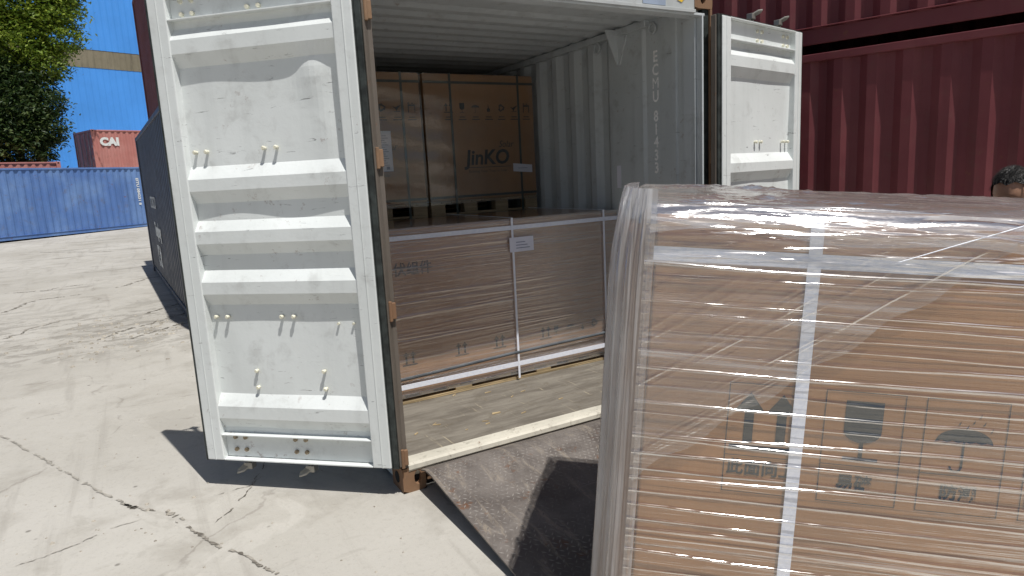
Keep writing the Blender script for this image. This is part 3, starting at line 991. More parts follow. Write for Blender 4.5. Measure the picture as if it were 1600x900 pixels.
# ------------------------------------------------------------------ loading ramp
def ramp():
    r = thing("loading_ramp", "dark steel tread plate ramp leading up to the container sill", "ramp", (0, 0, 0))
    X0, X1 = .112, 2.30
    top = [(-.012, .128), (-.085, .150), (-.16, .150), (-1.36, .012)]
    b = MB()
    for (y0, z0), (y1, z1) in zip(top[:-1], top[1:]):
        b.hexa([(X0, y1, z1 - .009), (X1, y1, z1 - .009), (X1, y0, z0 - .009), (X0, y0, z0 - .009), (X0, y1, z1), (X1, y1, z1), (X1, y0, z0), (X0, y0, z0)])
    b.build("deck", M['plate'], r)
    sl = (.150 - .012) / (1.36 - .16)
    zz = lambda y: .150 + (y + .16) * sl if y < -.16 else .150
    # raised tread lugs, alternating in direction
    lb = MB()
    p = .031
    rr = random.Random(2)
    ny, nx = int(1.22 / p), int((X1 - X0 - .02) / p)
    for i in range(ny):
        for j in range(nx):
            x, y = X0 + .018 + j * p + (p / 2 if i % 2 else 0), -.115 - i * p
            if x > X1 - .02: continue
            if rr.random() < .04: continue
            a = R_(45) if (i + j) % 2 else R_(-45)
            c, s = math.cos(a), math.sin(a)
            q = [(-.0145, 0), (0, -.0042), (.0145, 0), (0, .0042)]
            h = rr.uniform(.0009, .0017)
            vs = [(x + u * c - v * s, y + u * s + v * c, zz(y + u * s + v * c) + .0002) for u, v in q] + [(x + .55 * (u * c - v * s), y + .55 * (u * s + v * c), zz(y + .55 * (u * s + v * c)) + h) for u, v in q]
            lb.add(vs, [(0, 1, 5, 4), (1, 2, 6, 5), (2, 3, 7, 6), (3, 0, 4, 7), (4, 5, 6, 7)])
    lb.build("tread_lug_pattern", M['lug'], r, recalc=False)['kind'] = 'stuff'
    # stringers below the deck, set in from the edge
    for x in (X0 + .10, 1.2, X1 - .12):
        MB().hexa([(x, -1.10, .0), (x + .012, -1.10, .0), (x + .012, -.10, .0), (x, -.10, .0), (x, -1.10, zz(-1.10) - .010), (x + .012, -1.10, zz(-1.10) - .010), (x + .012, -.10, .139), (x, -.10, .139)]).build("stringer", M['plate'], r)
    # lifting slot with a pale worn rim
    cx, cy = .815, -.69
    n = 24
    def oval(a, b_, dz):
        return [(cx + a * math.copysign(abs(math.cos(2 * math.pi * k / n)) ** .7, math.cos(2 * math.pi * k / n)), 0, b_ * math.sin(2 * math.pi * k / n), dz) for k in range(n)]
    o1, o2 = oval(.085, .030, .0022), oval(.078, .024, .0022)
    f = lambda q: (q[0], cy + q[2], zz(cy + q[2]) + q[3])
    MB().add([f(q) for q in o1] + [f(q) for q in o2], [(k, (k + 1) % n, n + (k + 1) % n, n + k) for k in range(n)]).build("slot_rim", M['lug'], r, recalc=False)
    MB().add([f(q) for q in o2], [tuple(range(n))]).build("lifting_slot", M['plate'], r, recalc=False)
ramp()

# ------------------------------------------------------------------ printed pictograms (u right, w up, flat)
def shape_poly(b, pts, F):
    b.add([F(*q) for q in pts], [tuple(range(len(pts)))])
def picto(kind, cx, cy, s):
    """list of polygons for a handling mark centred at cx, cy with size s"""
    P = []
    T = lambda pts: P.append([(cx + a * s, cy + b_ * s) for a, b_ in pts])
    if kind == 'up':
        for o in (-.26, .26):
            T([(o - .24, .18), (o + .24, .18), (o, .5)])
            T([(o - .075, -.36), (o + .075, -.36), (o + .075, .18), (o - .075, .18)])
        T([(-.55, -.50), (.55, -.50), (.55, -.41), (-.55, -.41)])
    elif kind == 'glass':
        n = 12
        bowl = [(-.29, .5), (-.29, 0)] + [(-.29 * math.cos(math.pi * k / n), -.20 * math.sin(math.pi * k / n)) for k in range(1, n)] + [(.29, 0), (.29, .5)]
        T(bowl)
        T([(-.03, -.46), (.03, -.46), (.03, -.19), (-.03, -.19)])
        T([(-.27, -.50), (.27, -.50), (.27, -.45), (-.27, -.45)])
    elif kind == 'umbrella':
        n = 16
        top = [(.5 * math.cos(math.pi * k / n), .02 + .28 * math.sin(math.pi * k / n)) for k in range(n + 1)]
        bot = []
        for k in range(5):
            bot += [(-.5 + k * .2 + .0, .02), (-.5 + k * .2 + .1, -.03 + .09)]
        T(top + [q for q in bot[1:]])
        T([(-.02, -.46), (.02, -.46), (.02, .06), (-.02, .06)])
        for k in range(6):
            a0, a1 = math.pi + k * math.pi / 6, math.pi + (k + 1) * math.pi / 6
            T([(-.10 + .12 * math.cos(a0), -.44 + .12 * math.sin(a0)), (-.10 + .12 * math.cos(a1), -.44 + .12 * math.sin(a1)), (-.10 + .08 * math.cos(a1), -.44 + .08 * math.sin(a1)), (-.10 + .08 * math.cos(a0), -.44 + .08 * math.sin(a0))])
        for (a, b_) in ((-.12, .40), (.12, .44), (.30, .42), (.22, .56), (.44, .30), (.02, .34)):
            T([(a - .02, b_ - .04), (a + .02, b_ - .03), (a + .035, b_ + .05)])
    elif kind == 'recycle':
        for k in range(3):
            t = 2 * math.pi * k / 3 + .5
            c, s2 = math.cos(t), math.sin(t)
            for q in ([(-.34, -.30), (.12, -.30), (.12, -.16), (-.34, -.16)], [(.12, -.40), (.34, -.23), (.12, -.06)]):
                T([(a * c - b_ * s2, a * s2 + b_ * c) for a, b_ in q])
    elif kind == 'hand':
        T([(-.16, -.4), (.16, -.4), (.2, -.1), (.05, .0), (0, .35), (-.06, .35), (-.06, -.02), (-.2, -.1)])
    elif kind == 'leaf':
        T([(-.5, .15), (-.2, -.1), (0, -.35), (.1, -.1), (.5, .3), (.05, .12), (-.1, .02)])
        T([(-.3, -.42), (.35, -.42), (.35, -.36), (-.3, -.36)])
    elif kind == 'stack':
        T([(-.4, -.5), (-.3, -.5), (-.3, .3), (-.4, .3)])
        T([(.3, -.5), (.4, -.5), (.4, .3), (.3, .3)])
        T([(-.4, .15), (.4, .15), (.4, .32), (-.4, .32)])
        T([(-.4, .38), (-.2, .38), (-.2, .5), (-.4, .5)])
        T([(.0, .38), (.2, .38), (.2, .48), (.0, .48)])
    return P
def print_marks(items, F, m, parent, name="handling_mark"):
    for (kind, cx, cy, s) in items:
        b = MB()
        for pts in picto(kind, cx, cy, s):
            shape_poly(b, pts, F)
        b.build(name, m, parent, recalc=False)

def pallet_part(parent, L, D, m, h=.13, along='x'):
    """deck boards, blocks and bottom boards in one pallet mesh, from z=0 to h"""
    b = MB()
    for k in range(3):
        y = [0.0, D / 2 - .05, D - .10][k]
        b.box(0, L, y, y + .10, 0, .020)
        nb = 4
        for i in range(nb):
            x = i * (L - .14) / (nb - 1)
            b.box(x + .002, x + .138, y + .002, y + .098, .0205, h - .0225)
    nb = 11
    for i in range(nb):
        x = i * (L - .10) / (nb - 1)
        b.box(x, x + .10, 0.003, D - .003, h - .022, h - .001)
    return b.build("pallet", m, parent, bevel=.003)

# ------------------------------------------------------------------ load just inside the doors
def inner_load():
    L, D, H = 2.27, 1.13, 1.245
    t = thing("wrapped_carton", "long film wrapped carton on a pallet just inside the container doorway", "carton", (.088, .965, .1705))
    pallet_part(t, L, D, M['pallet'], .066)
    MB().box(0, L, 0, D, .067, H).build("carton", M['card_lifted'], t, bevel=.012)
    F = lambda u, w: (u, -.0022, w)
    ox, oz = .088, .1705
    for zz, m, name, th in ((H - .055, M['strap_white'], "strap", .016), (.135, M['strap_white'], "strap", .018)):
        MB().box(-.003, L + .003, -.028, -.0255, zz - th, zz + th).build(name, m, t)
    for u in (1.245, 2.105):
        b = MB().box(u - .0085, u + .0085, -.031, -.0285, .02, H + .017)
        b.box(u - .0085, u + .0085, -.031, D + .006, H + .0175, H + .020)
        b.build("strap", M['strap_white'], t)
    for k in range(1):
        b = MB()
        pts = [(0, .185), (.5, .20), (1.2, .225), (L, .245)]
        for (a, c) in zip(pts[:-1], pts[1:]):
            b.tube((a[0], -.026, a[1]), (c[0], -.026, c[1]), .012, 8, cap=False)
        b.build("wrap_rope", M['rope_grey'], t)
    # label sheet
    MB().box(1.215, 1.425, -.034, -.0325, 1.005, 1.115).build("paper_label", M['paper'], t)
    b = MB()
    for k in range(3):
        b.box(1.27, 1.39 - k * .02, -.0352, -.0345, 1.03 + k * .022, 1.036 + k * .022)
    b.build("label_print", M['paper_print'], t)
    put_text("光伏组件", .098, (.395, -.0022, .965), (1, 0, 0), (0, 0, 1), M['ink_faded'], t, bold=.002, depth=.0003)
    items = [('up', x, .33, .10) for x in (.37, .78, 1.10, 1.52)]
    items += [('glass', 1.62, .335, .075), ('umbrella', 1.76, .335, .085), ('hand', 1.88, .33, .075), ('recycle', 2.00, .34, .085), ('leaf', 2.16, .34, .09)]
    print_marks(items, F, M['ink_faded'], t)
    # stretch film over front and top
    nz, nu = 260, 60
    z = np.linspace(.05, H + .012, nz); u = np.linspace(-.012, L + .012, nu)
    Z, U = np.meshgrid(z, u, indexing='ij')
    d = np.zeros_like(Z)
    for k in range(46):
        z0 = nrg.uniform(.03, H); sl = nrg.uniform(-.01, .035); w = nrg.uniform(.003, .007); a = nrg.uniform(.002, .006)
        c0, cw = nrg.uniform(0, L), nrg.uniform(.4, 1.6)
        d += a * np.exp(-((Z - z0 - sl * (U - 1) - .006 * np.sin(3 * U + k)) / w) ** 2) * np.exp(-((U - c0) / cw) ** 2)
    P = np.stack([U, -.016 - d, Z], -1)
    MB().grid(P).build("stretch_film", M['film_in'], t, smooth=True, recalc=False)
    b = MB().grid(np.array([[(-.012, y, H + .012), (L + .012, y, H + .012)] for y in np.linspace(-.016, D, 12)]))
    b.build("stretch_film", M['film_rear'], t, smooth=True, recalc=False)
    b = MB()
    for k in range(26):
        x, y = rng.uniform(.1, 2.2), -rng.uniform(.0, .05)
        a = rng.uniform(-.5, .5)
        l = rng.uniform(.01, .05)
    return t
inner_load()

def splinters():
    r = random.Random(11)
    pr = None
    for k in range(14):
        x, y = (r.uniform(.25, 2.1), r.uniform(.25, .93))
        a, l, w = r.uniform(-.6, .6), r.uniform(.008, .026), r.uniform(.0015, .005)
        if k in (3, 8): l, w = .03, .014
        z = .171 if y > .16 else .178
        b = MB().hexa([(-l, -w, 0), (l, -w * .4, 0), (l * .9, w * .5, 0), (-l * .8, w, 0), (-l, -w, .003), (l, -w * .4, .008), (l * .9, w * .5, .007), (-l * .8, w, .004)])
        o = b.build("wood_splinter", M['pallet'], None)
        o.location = (x, y, z)
        o.rotation_euler = (0, 0, a)
        tag(o, "small pale wood splinter lying on the container floor", "splinter", "wood splinters on the container floor")
splinters()

# ------------------------------------------------------------------ loads on the second tier at the rear
def rear_load(x0, label, sheet):
    W, D, H = 1.125, 2.2, 1.25
    t = thing("stacked_carton", label, "carton", (x0, 2.17, 1.415))
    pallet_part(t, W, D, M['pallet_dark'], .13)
    MB().box(0, W, 0, D, .131, H).build("carton", M['card_shaded'], t, bevel=.012)
    F = lambda u, w: (u, -.002, w)
    for u in (.255, .955):
        b = MB().box(u - .011, u + .011, -.007, -.0045, .005, H + .004)
        b.box(u - .011, u + .011, -.007, D, H + .0045, H + .0065)
        b.build("strap", M['strap_dark'], t)
    for zz in (H - .075, .165):
        MB().box(-.003, W + .003, -.0042, -.0025, zz - .011, zz + .011).build("strap", M['strap_dark'], t)
    items = []
    for k, kind in enumerate(('up', 'glass', 'umbrella', 'hand', 'recycle', 'leaf', 'stack')):
        items.append((kind, .23 + k * .135, .955, .085))
    print_marks(items, F, M['ink'], t)
    for k in range(7):
        b = MB()
        for q in range(2):
            b.add([F(.20 + k * .135 - .01 * q, .87 - .022 * q), F(.26 + k * .135 + .01 * q, .87 - .022 * q), F(.26 + k * .135 + .01 * q, .879 - .022 * q), F(.20 + k * .135 - .01 * q, .879 - .022 * q)], [(0, 1, 2, 3)])
        b.build("mark_caption", M['ink_faded'], t, recalc=False)
    put_text("JinKO", .185, (.60, -.002, .505), (1, 0, 0), (0, 0, 1), M['ink'], t, bold=.005, shear=.12, depth=.0003)
    put_text("Solar", .085, (.80, -.002, .625), (1, 0, 0), (0, 0, 1), M['ink'], t, shear=.3, xs=.9, depth=.0003)
    b = MB().add([F(.38, .418), F(.84, .418), F(.84, .424), F(.38, .424)], [(0, 1, 2, 3)])
    b.build("logo_underline", M['ink_faded'], t, recalc=False)
    put_text("Building Your Trust in Solar", .036, (.60, -.002, .385), (1, 0, 0), (0, 0, 1), M['ink_faded'], t, depth=.0003)
    if sheet:
        MB().box(.62, .83, -.009, -.0075, .42, .76).build("document_sheet", M['paper'], t)
        b = MB()
        for k in range(14):
            b.box(.645, .80 - (k % 3) * .015, -.0100, -.0095, .47 + k * .019, .475 + k * .019)
        b.box(.77, .80, -.0100, -.0095, .435, .46)
        b.build("document_print", M['paper_print'], t)
    else:
        MB().hexa([(.865, -.010, .37), (1.075, -.010, .352), (1.075, -.0085, .352), (.865, -.0085, .37), (.865, -.010, .445), (1.075, -.010, .425), (1.075, -.0085, .425), (.865, -.0085, .445)]).build("paper_label", M['paper'], t)
        b = MB().box(.92, 1.02, -.0112, -.0106, .396, .400)
        b.build("label_print", M['paper_print'], t)
    nz, nu = 60, 40
    z = np.linspace(.10, H, nz); u = np.linspace(-.008, W + .008, nu)
    Z, U = np.meshgrid(z, u, indexing='ij')
    P = np.stack([U, -.013 - .003 * np.sin(9 * Z + 6 * U) * np.sin(23 * Z), Z], -1)
    MB().grid(P).build("stretch_film", M['film_rear'], t, smooth=True, recalc=False)
    return t
rear_load(.055, "brown stacked carton with a large white document sheet on its front", True)
rear_load(1.215, "brown stacked carton with black logo and small white label beside the corrugated wall", False)

# ------------------------------------------------------------------ big wrapped load in the foreground
RM = Matrix(((0.7750093, 0.6229234, 0.1064282), (-0.6257640, 0.7799679, -0.0083370), (-0.0882039, -0.0601377, 0.9942854)))
LH = 1.30
FTL = Vector((0.21127, -1.89892, 1.62539))
load = thing("wrapped_carton", "big film wrapped carton with arrow, glass and umbrella marks standing over the ramp", "carton")
load.matrix_world = Matrix.Translation(FTL - RM @ Vector((0, 0, LH))) @ RM.to_4x4()
def big_load(t):
    L, D, H = 2.28, 1.13, LH
    RISE = .085
    pallet_part(t, L, D, M['pallet'], .13)
    zt = lambda v: H + RISE * v / D
    # carton: subdivided, edges softened, crumpled a little
    b = MB()
    r = .022
    ra = .050
    arc = [(0.0, .131)] + [(ra - ra * math.cos(a), H - ra + ra * math.sin(a)) for a in np.linspace(0, math.pi / 2, 9)] + [(D, zt(D)), (D, .131)]
    arc = [(v, z if not (v > 0 and v < D * .5) else z + RISE * v / D) for v, z in arc]
    nA = len(arc)
    b.add([(0, v, z) for v, z in arc] + [(L, v, z) for v, z in arc], [(k, (k + 1) % nA, nA + (k + 1) % nA, nA + k) for k in range(nA)] + [tuple(range(nA)), tuple(reversed(range(nA, 2 * nA)))])
    b.build("carton", M['card'], t, bevel=.008)
    F = lambda u, w: (u, -.0022, H - w)
    ft, fu, fp, fh, fw = .4959, .2460, .2719, .3379, .2182
    for k in range(7):
        u0 = fu + fp * k
        b = MB()
        e = .0013
        for (a0, a1, b0, b1) in ((0, fw, 0, 2 * e), (0, fw, fh - 2 * e, fh), (0, 2 * e, 2 * e, fh - 2 * e), (fw - 2 * e, fw, 2 * e, fh - 2 * e), (2 * e, fw - 2 * e, fh * .655, fh * .655 + 2 * e)):
            b.add([F(u0 + a0, ft + b1), F(u0 + a1, ft + b1), F(u0 + a1, ft + b0), F(u0 + a0, ft + b0)], [(0, 1, 2, 3)])
        b.build("mark_frame", M['ink_faded'], t, recalc=False)
    G = lambda a, c: (a, -.0022, H - ft - fh * .345 + c)
    ks = ('up', 'glass', 'umbrella', 'hand', 'recycle', 'leaf', 'stack')
    items = []
    for k, kind in enumerate(ks):
        cx = fu + fp * k + fw * .5
        items.append((kind, cx, 0, {'up': .178, 'glass': .178, 'umbrella': .150}.get(kind, .15)))
    items[2] = ('umbrella', fu + fp * 2 + fw * .5, -.012, .152)
    print_marks(items, G, M['ink'], t)
    words = ("此面向上", "易碎", "防潮", "禁止翻滚", "循环", "环保", "堆码")
    for k, s in enumerate(words):
        cx = fu + fp * k + fw * (.5 if k != 1 else .46)
        put_text(s, .050, (cx, -.0022, H - ft - fh * (.775 if k == 0 else .82)), (1, 0, 0), (0, 0, 1), M['ink'], t, bold=.0012, depth=.0003)
    # straps
    hh = .1057
    MB().box(-.004, L + .004, -.0065, -.0035, H - hh - .042, H - hh).build("strap", M['strap_white'], t)
    SW = .0185
    for u in (.447, 1.82):
        b = MB()
        sp = [(-.0085, .01), (-.0085, H - ra)] + [(ra - (ra + .008) * math.cos(a), H - ra + (ra + .008) * math.sin(a)) for a in np.linspace(.15, math.pi / 2, 8)] + [(D, zt(D) + .009)]
        b.sheet(sp, lambda v, z: (u - SW, v, z), lambda v, z: (u + SW, v, z))
        b.sheet([(v + .0015, z - .0015) for v, z in sp], lambda v, z: (u - SW, v, z), lambda v, z: (u + SW, v, z))
        b.build("strap", M['strap_white'], t)
    # front film: wrinkle ridges run along the load, a fan of diagonal pulls by the left corner
    nz, nu = 620, 150
    z = np.linspace(-.05, H + .006, nz)
    u = np.concatenate([np.linspace(-.03, 1.5, 125), np.linspace(1.52, L + .012, 25)])
    Z, U = np.meshgrid(z, u, indexing='ij')
    d = np.zeros_like(Z)
    zz = -.04
    while zz < H - .17:
        zz += nrg.uniform(.018, .056)
        sl = nrg.uniform(-.02, .012)
        w = nrg.uniform(.0022, .0042)
        a = nrg.uniform(.0035, .0075)
        c0, cw = nrg.uniform(-.1, L), nrg.uniform(.5, 2.0)
        wob = .004 * np.sin(nrg.uniform(2, 6) * U + nrg.uniform(0, 6)) + .0006 * np.sin(17 * U + zz * 50)
        line = (Z - zz - sl * (U - .5) - wob) / w
        d += a * np.exp(-np.abs(line) ** 1.6) * (.45 + .55 * np.exp(-((U - c0) / cw) ** 2))
    for k in range(60):            # crumples along the upper edge
        z0 = H - nrg.uniform(0, .14); c0 = nrg.uniform(0, 1.6); w = nrg.uniform(.003, .006)
        d += nrg.uniform(.002, .006) * np.exp(-((Z - z0 - nrg.uniform(-.12, .12) * (U - c0)) / w) ** 2) * np.exp(-((U - c0) / nrg.uniform(.1, .4)) ** 2)
    base = .014 + .004 * np.sin(1.9 * U + 1) * np.sin(2.2 * Z)
    # the film rolls back over the top edge
    top = np.clip((Z - (H - .075)) / .081, 0, 1)
    back = .055 * top ** 1.8
    lift = .012 * top
    P = np.stack([U, -base - d + back, Z + lift], -1)
    MB().grid(P).build("stretch_film", M['film_front'], t, smooth=True, recalc=False)
    # a second, diagonal wrap over the near corner
    nz2, nu2 = 200, 70
    uu = np.linspace(-.022, .955, nu2); tt = np.linspace(0, 1, nz2)
    T2, U2 = np.meshgrid(tt, uu, indexing='ij')
    lo = H - .80 + .78 * U2 + .012 * np.sin(31 * U2); hi = H - .05 + 0 * U2
    Z2 = lo + (hi - lo) * T2
    d2 = np.zeros_like(Z2)
    for k in range(46):
        c = nrg.uniform(-.75, .10)
        q = (Z2 - H - c) * math.cos(R_(34)) - U2 * math.sin(R_(34)) + .004 * np.sin(9 * U2 + k)
        d2 += nrg.uniform(.001, .005) * np.exp(-np.abs(q / nrg.uniform(.0018, .0038)) ** 1.6) * np.exp(-((U2 - nrg.uniform(0, .7)) / nrg.uniform(.15, .5)) ** 2)
    roll = np.clip((Z2 - (H - .075)) / .081, 0, 1)
    MB().grid(np.stack([U2, -.026 - d2 + .055 * roll ** 1.8, Z2 + .012 * roll], -1)).build("stretch_film", M['film_diag'], t, smooth=True, recalc=False)
    # bunched cloudy band along the top edge
    nz2, nu2 = 70, 220
    uu = np.linspace(-.02, L, nu2); tt = np.linspace(0, 1, nz2)
    T2, U2 = np.meshgrid(tt, uu, indexing='ij')
    lo = H - .085 + .025 * np.sin(2.3 * U2 + 1) + .015 * np.sin(9 * U2)
    s2 = T2 * .24
    Z2 = lo + np.minimum(s2, H - .02 - lo)
    over = np.maximum(0, s2 - (H - .02 - lo))
    d2 = np.zeros_like(Z2)
    for k in range(70):
        c0, c1, a = nrg.uniform(0, 1.9), nrg.uniform(0, 1), nrg.uniform(-.2, .2)
        d2 += nrg.uniform(.002, .006) * np.exp(-((T2 - c1 - a * (U2 - c0)) / nrg.uniform(.015, .05)) ** 2) * np.exp(-((U2 - c0) / nrg.uniform(.08, .35)) ** 2)
    Y2 = -.030 - d2 + over * .95
    Z2 = Z2 + .034 * np.clip(over / .03, 0, 1) ** .6 + d2 * (over > 0) * .8 + over * (RISE / D)
    roll2 = np.clip((Z2 - (H - .06)) / .07, 0, 1)
    MB().grid(np.stack([U2, Y2 + .02 * roll2 ** 2, Z2], -1)).build("stretch_film", M['film_band'], t, smooth=True, recalc=False)
    # top film, ruffled, from the front edge to a lifted back ridge
    na, nb = 150, 90
    u = np.linspace(-.06, L + .03, na); v = np.linspace(0.012, D + .03, nb)
    V, U = np.meshgrid(v, u, indexing='ij')
    h = np.zeros_like(V)
    for k in range(150):
        c0, c1 = nrg.uniform(-.05, 1.9), nrg.uniform(0, D) ** 1.3
        a = nrg.uniform(-.5, .5)
        w, l = nrg.uniform(.006, .02), nrg.uniform(.08, .5)
        q = (V - c1) * math.cos(a) - (U - c0) * math.sin(a)
        p_ = (U - c0) * math.cos(a) + (V - c1) * math.sin(a)
        h += nrg.uniform(.002, .008) * np.exp(-(q / w) ** 2) * np.exp(-(p_ / l) ** 2)
    h *= np.clip(V / .06, .1, 1)
    Zt = H + .018 + RISE * V / D + h + .012 * np.clip((V - .7) / .4, 0, 1)
    Zt = Zt - .05 * np.clip((-U) / .06, 0, 1) ** 1.5
    MB().grid(np.stack([U, V, Zt], -1)).build("stretch_film", M['film_top'], t, smooth=True, recalc=False)
    # left end film: stands off the carton in a loose vertical fold
    path = [(-.004, -.018), (-.042, -.004), (-.084, .028), (-.114, .09), (-.124, .20), (-.118, .42), (-.105, .70), (-.080, .92), (-.03, 1.13)]
    pp = []
    for k in range(len(path) - 1):
        for q in range(18):
            s = q / 18
            p0 = path[max(k - 1, 0)]; p1 = path[k]; p2 = path[k + 1]; p3 = path[min(k + 2, len(path) - 1)]
            cr_ = [0.5 * ((2 * p1[i]) + (-p0[i] + p2[i]) * s + (2 * p0[i] - 5 * p1[i] + 4 * p2[i] - p3[i]) * s * s + (-p0[i] + 3 * p1[i] - 3 * p2[i] + p3[i]) * s ** 3) for i in (0, 1)]
            pp.append(cr_)
    pp.append(list(path[-1]))
    n = len(pp)
    zs = np.linspace(-.10, H + .06, 130)
    P = np.zeros((len(zs), n, 3))
    ph = nrg.uniform(0, 6.28, 12)
    for i, z_ in enumerate(zs):
        f = (z_ + .1) / (H + .16)
        pin = 1 - .30 * max(0, (f - .80) / .20) ** 2 - .03 * math.sin(5 * f)
        for j, (a, c) in enumerate(pp):
            s = j / (n - 1)
            fold = 0
            for q in range(6):
                fold += .0045 * math.sin((22 + 13 * q) * s * 3 + ph[q] + 1.4 * math.sin(2.2 * f + ph[q + 3]) + 3 * max(0, f - .7) * q) / (1 + .4 * q)
            a2 = a * pin - fold * math.sin(math.pi * min(1, s * 1.2))
            zt_ = z_
            if z_ > H - .02:
                zt_ = z_ + RISE * c / D * .8
            P[i, j] = (a2, c, zt_)
    MB().grid(P).build("stretch_film", M['film_side'], t, smooth=True, recalc=False)
    # added kraft sheet under the loose film, browns it and firms its shadow
    Q = P[8:-6:4].copy()
    Q[:, :, 0] = np.minimum(Q[:, :, 0] * .95 + .010, .0)
    Q[:, :, 1] = Q[:, :, 1] * .99 + .012
    MB().grid(Q).build("added_end_sheet", M['card'], t, smooth=True, recalc=False)
    # far end and back film, plain
    b = MB().grid(np.array([[(L + .014, y_, z_) for y_ in np.linspace(0, D, 10)] for z_ in np.linspace(0, H + .02, 10)]))
    b.grid(np.array([[(x_, D + .014, z_) for x_ in np.linspace(0, L, 20)] for z_ in np.linspace(0, H + .06, 10)]))
    b.build("stretch_film", M['film_front'], t, smooth=True, recalc=False)
    # one taut thread of film crossing the upper right
    b = MB()
    pts = [(.66, -.03, H - .115), (.80, -.034, H - .06), (.93, -.030, H - .012), (1.02, -.010, H + .020)]
    for a, c in zip(pts[:-1], pts[1:]):
        b.tube(a, c, .0016, 6)
    b.build("film_thread", M['strap_white'], t)
big_load(load)

# pallet truck carrying the load, below the picture
def pallet_truck():
    t = thing("pallet_truck", "low red pallet truck under the big wrapped carton", "pallet truck")
    o = load.matrix_world @ Vector((.75, 0, 0))
    t.matrix_world = Matrix.Translation(o) @ RM.to_4x4()
    for u in (0.0, .38):
        MB().box(u, u + .16, -.05, 1.20, -.065, -.004).build("fork", M['jack'], t, bevel=.01)
    for (u, v) in ((.08, .08), (.46, .08), (.2, 1.32), (.34, 1.32)):
        p = o + RM @ Vector((u, v, 0))
        zt_ = p.z - .06
        rad = min(.09, zt_ / 2)
        Mi = t.matrix_world.inverted()
        a = RM @ Vector((1, 0, 0)); a.z = 0; a.normalize()
        c = Vector((p.x, p.y, rad))
        w = MB().tube(Mi @ (c - a * .03), Mi @ (c + a * .03), rad, 20).build("wheel", M['rubber'], t)
        MB().tube(Mi @ (c - a * .012 + Vector((0, 0, rad * .4))), Mi @ (Vector((p.x, p.y, p.z - .03)) - a * .012), .022, 10).build("axle_leg", M['jack'], t)
    MB().box(.02, .52, 1.20, 1.40, -.065, .12).build("pump_body", M['jack'], t, bevel=.02)
    MB().tube((.27, 1.32, .1), (.27, 1.62, .78), .02, 12).tube((.12, 1.62, .78), (.42, 1.62, .78), .018, 12).build("handle", M['jack'], t, smooth=True)
pallet_truck()

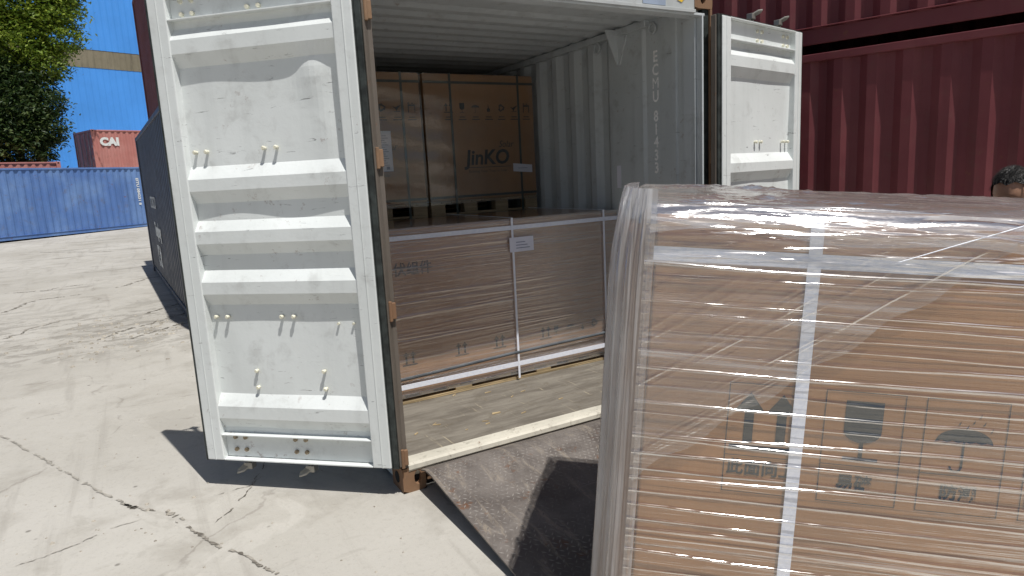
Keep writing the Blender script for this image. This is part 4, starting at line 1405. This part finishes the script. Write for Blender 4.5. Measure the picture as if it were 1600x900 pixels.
# ------------------------------------------------------------------ person behind the load
def person():
    t = thing("person", "person with short black hair bending their head behind the big carton", "person", (2.745, -1.775, -.0), (0, 0, R_(180)))
    t.scale = (1, 1, 1)
    # body, one skinned surface; +x is forward
    J = {'pelvis': (0, 0, .90, .13), 'waist': (.01, 0, 1.05, .125), 'chest': (.04, 0, 1.24, .145), 'neck': (.07, 0, 1.39, .058), 'headbase': (.10, 0, 1.47, .055),
         'shl': (.05, .17, 1.33, .062), 'ell': (.10, .25, 1.07, .046), 'wrl': (.30, .20, .95, .034), 'hal': (.36, .18, .94, .030),
         'shr': (.05, -.17, 1.33, .062), 'elr': (.10, -.25, 1.07, .046), 'wrr': (.30, -.20, .95, .034), 'har': (.36, -.18, .94, .030),
         'hil': (0, .09, .86, .10), 'knl': (.03, .10, .48, .066), 'anl': (-.01, .10, .09, .045), 'tol': (.14, .12, .035, .038),
         'hir': (0, -.09, .86, .10), 'knr': (.03, -.10, .48, .066), 'anr': (-.01, -.10, .09, .045), 'tor': (.14, -.12, .035, .038)}
    E_ = [('pelvis', 'waist'), ('waist', 'chest'), ('chest', 'neck'), ('neck', 'headbase'), ('chest', 'shl'), ('shl', 'ell'), ('ell', 'wrl'), ('wrl', 'hal'), ('chest', 'shr'), ('shr', 'elr'), ('elr', 'wrr'), ('wrr', 'har'),
          ('pelvis', 'hil'), ('hil', 'knl'), ('knl', 'anl'), ('anl', 'tol'), ('pelvis', 'hir'), ('hir', 'knr'), ('knr', 'anr'), ('anr', 'tor')]
    ks = list(J)
    vs = [J[k][:3] for k in ks]
    ed = [(ks.index(a), ks.index(b_)) for a, b_ in E_]
    rad = [J[k][3] for k in ks]
    for side, sg in (('hal', 1), ('har', -1)):      # fingers
        h = Vector(J[side][:3])
        for q, (dy, ln) in enumerate(((-.030, .075), (-.010, .085), (.010, .08), (.028, .065))):
            i0 = len(vs)
            vs += [tuple(h + Vector((.03, dy, 0))), tuple(h + Vector((.03 + ln * .6, dy * 1.2, -.01))), tuple(h + Vector((.03 + ln, dy * 1.25, -.035)))]
            rad += [.010, .009, .008]
            ed += [(ks.index(side), i0), (i0, i0 + 1), (i0 + 1, i0 + 2)]
        i0 = len(vs)
        vs += [tuple(h + Vector((-.01, -.04 * sg, .0))), tuple(h + Vector((.035, -.062 * sg, -.008)))]
        rad += [.011, .009]
        ed += [(ks.index(side), i0), (i0, i0 + 1)]
    me = bpy.data.meshes.new("body")
    me.from_pydata(vs, ed, [])
    me.update()
    o = bpy.data.objects.new("body", me)
    col.objects.link(o)
    o.parent = t
    sk = o.modifiers.new("skin", 'SKIN')
    for i, r in enumerate(rad):
        me.skin_vertices[0].data[i].radius = (r, r)
    me.skin_vertices[0].data[0].use_root = True
    sb = o.modifiers.new("sub", 'SUBSURF')
    sb.levels = sb.render_levels = 2
    me.materials.append(M['cloth'])
    # head with a face
    HM = Matrix.Translation((.14, 0, 1.540)) @ Matrix.Rotation(R_(26), 4, 'Y')
    def ellipsoid(rx, ry, rz_, nu=48, nv=32, f=None, v0=0, v1=math.pi):
        P = np.zeros((nv, nu + 1, 3))
        for i in range(nv):
            for j in range(nu + 1):
                ph = 2 * math.pi * j / nu
                th = v0 + ((v1(ph) if callable(v1) else v1) - v0) * i / (nv - 1)
                p = Vector((math.sin(th) * math.cos(ph), math.sin(th) * math.sin(ph), math.cos(th)))
                q = Vector((p.x * rx, p.y * ry, p.z * rz_))
                if f: q = f(p, q)
                P[i, j] = HM @ q
        return P
    def face(p, q):
        x = max(0, p.x)
        if p.z < 0:
            q.x *= 1 - .10 * p.z * p.z
            q.y *= 1 - .28 * p.z * p.z
        n = math.exp(-(p.y / .13) ** 2 - ((p.z + .12) / .17) ** 2)
        q.x += x * .028 * n                                            # nose
        for s in (-1, 1):                                              # eye sockets, brows
            q.x -= x * .010 * math.exp(-((p.y - s * .36) / .16) ** 2 - ((p.z - .06) / .10) ** 2)
            q.x += x * .005 * math.exp(-((p.y - s * .36) / .2) ** 2 - ((p.z - .22) / .07) ** 2)
        q.x += x * .005 * math.exp(-(p.y / .26) ** 2 - ((p.z + .46) / .06) ** 2)
        q.x -= x * .004 * math.exp(-(p.y / .3) ** 2 - ((p.z + .50) / .03) ** 2)
        q.x += x * .008 * math.exp(-(p.y / .25) ** 2 - ((p.z + .80) / .14) ** 2)
        return q
    hd = MB().grid(ellipsoid(.098, .078, .118, f=face)).build("head", M['skin'], t, smooth=True, recalc=False)
    for s in (-1, 1):
        b = MB()
        c = HM @ Vector((.0, s * .080, -.005))
        for k in range(10):
            a0, a1 = k * .56, (k + 1) * .56
            b.tube(HM @ Vector((-.005 + .018 * math.cos(a0), s * .081, -.005 + .03 * math.sin(a0))), HM @ Vector((-.005 + .018 * math.cos(a1), s * .081, -.005 + .03 * math.sin(a1))), .008, 6)
        b.build("ear", M['skin'], hd, smooth=True)
        b = MB()
        b.tube(HM @ Vector((.079, s * .030, .007)), HM @ Vector((.088, s * .030, .007)), .010, 12, .005)
        b.build("eye", M['eye'], hd, smooth=True)
    # hair cap with a fringe, rough surface
    rr = random.Random(3)
    def hair(p, q):
        k = 1.10 + .02 * math.sin(p.y * 31 + p.x * 9) + .02 * math.sin(p.y * 17 - p.z * 13) + rr.uniform(-.008, .012)
        return q * k
    P = ellipsoid(.098, .080, .118, 64, 26, hair, 0, lambda ph: .82 + .5 * (1 - math.cos(ph)) / 2 + .06 * math.sin(7 * ph))
    hb = MB().grid(P)
    def hair_back(p, q):
        return q * (1.09 + rr.uniform(-.01, .012))
    nu, nv = 40, 16
    Q = np.zeros((nv, nu + 1, 3))
    for i in range(nv):
        th = 1.0 + 1.0 * i / (nv - 1)
        for j in range(nu + 1):
            ph = math.pi * .40 + (2 * math.pi - .80 * math.pi) * j / nu
            p = Vector((math.sin(th) * math.cos(ph), math.sin(th) * math.sin(ph), math.cos(th)))
            Q[i, j] = HM @ hair_back(p, Vector((p.x * .098, p.y * .080, p.z * .118)))
    hb.grid(Q)
    for k in range(900):          # strands
        th = rr.uniform(.05, 1.3); ph = rr.uniform(0, 6.28)
        if abs((ph + math.pi) % (2 * math.pi) - math.pi) < 1.1 and th > .60: th = rr.uniform(.1, .60)
        p = Vector((math.sin(th) * math.cos(ph), math.sin(th) * math.sin(ph), math.cos(th)))
        a = Vector((p.x * .105, p.y * .086, p.z * .126))
        tg = Vector((math.cos(th) * math.cos(ph), math.cos(th) * math.sin(ph), -math.sin(th)))
        c = a + tg * rr.uniform(.02, .035) + p * rr.uniform(.002, .010)
        s_ = Vector((-math.sin(ph), math.cos(ph), 0)) * .0022
        hb.add([HM @ (a - s_), HM @ (a + s_), HM @ c], [(0, 1, 2)])
    hb.build("hair", M['hair'], hd, recalc=False)
person()
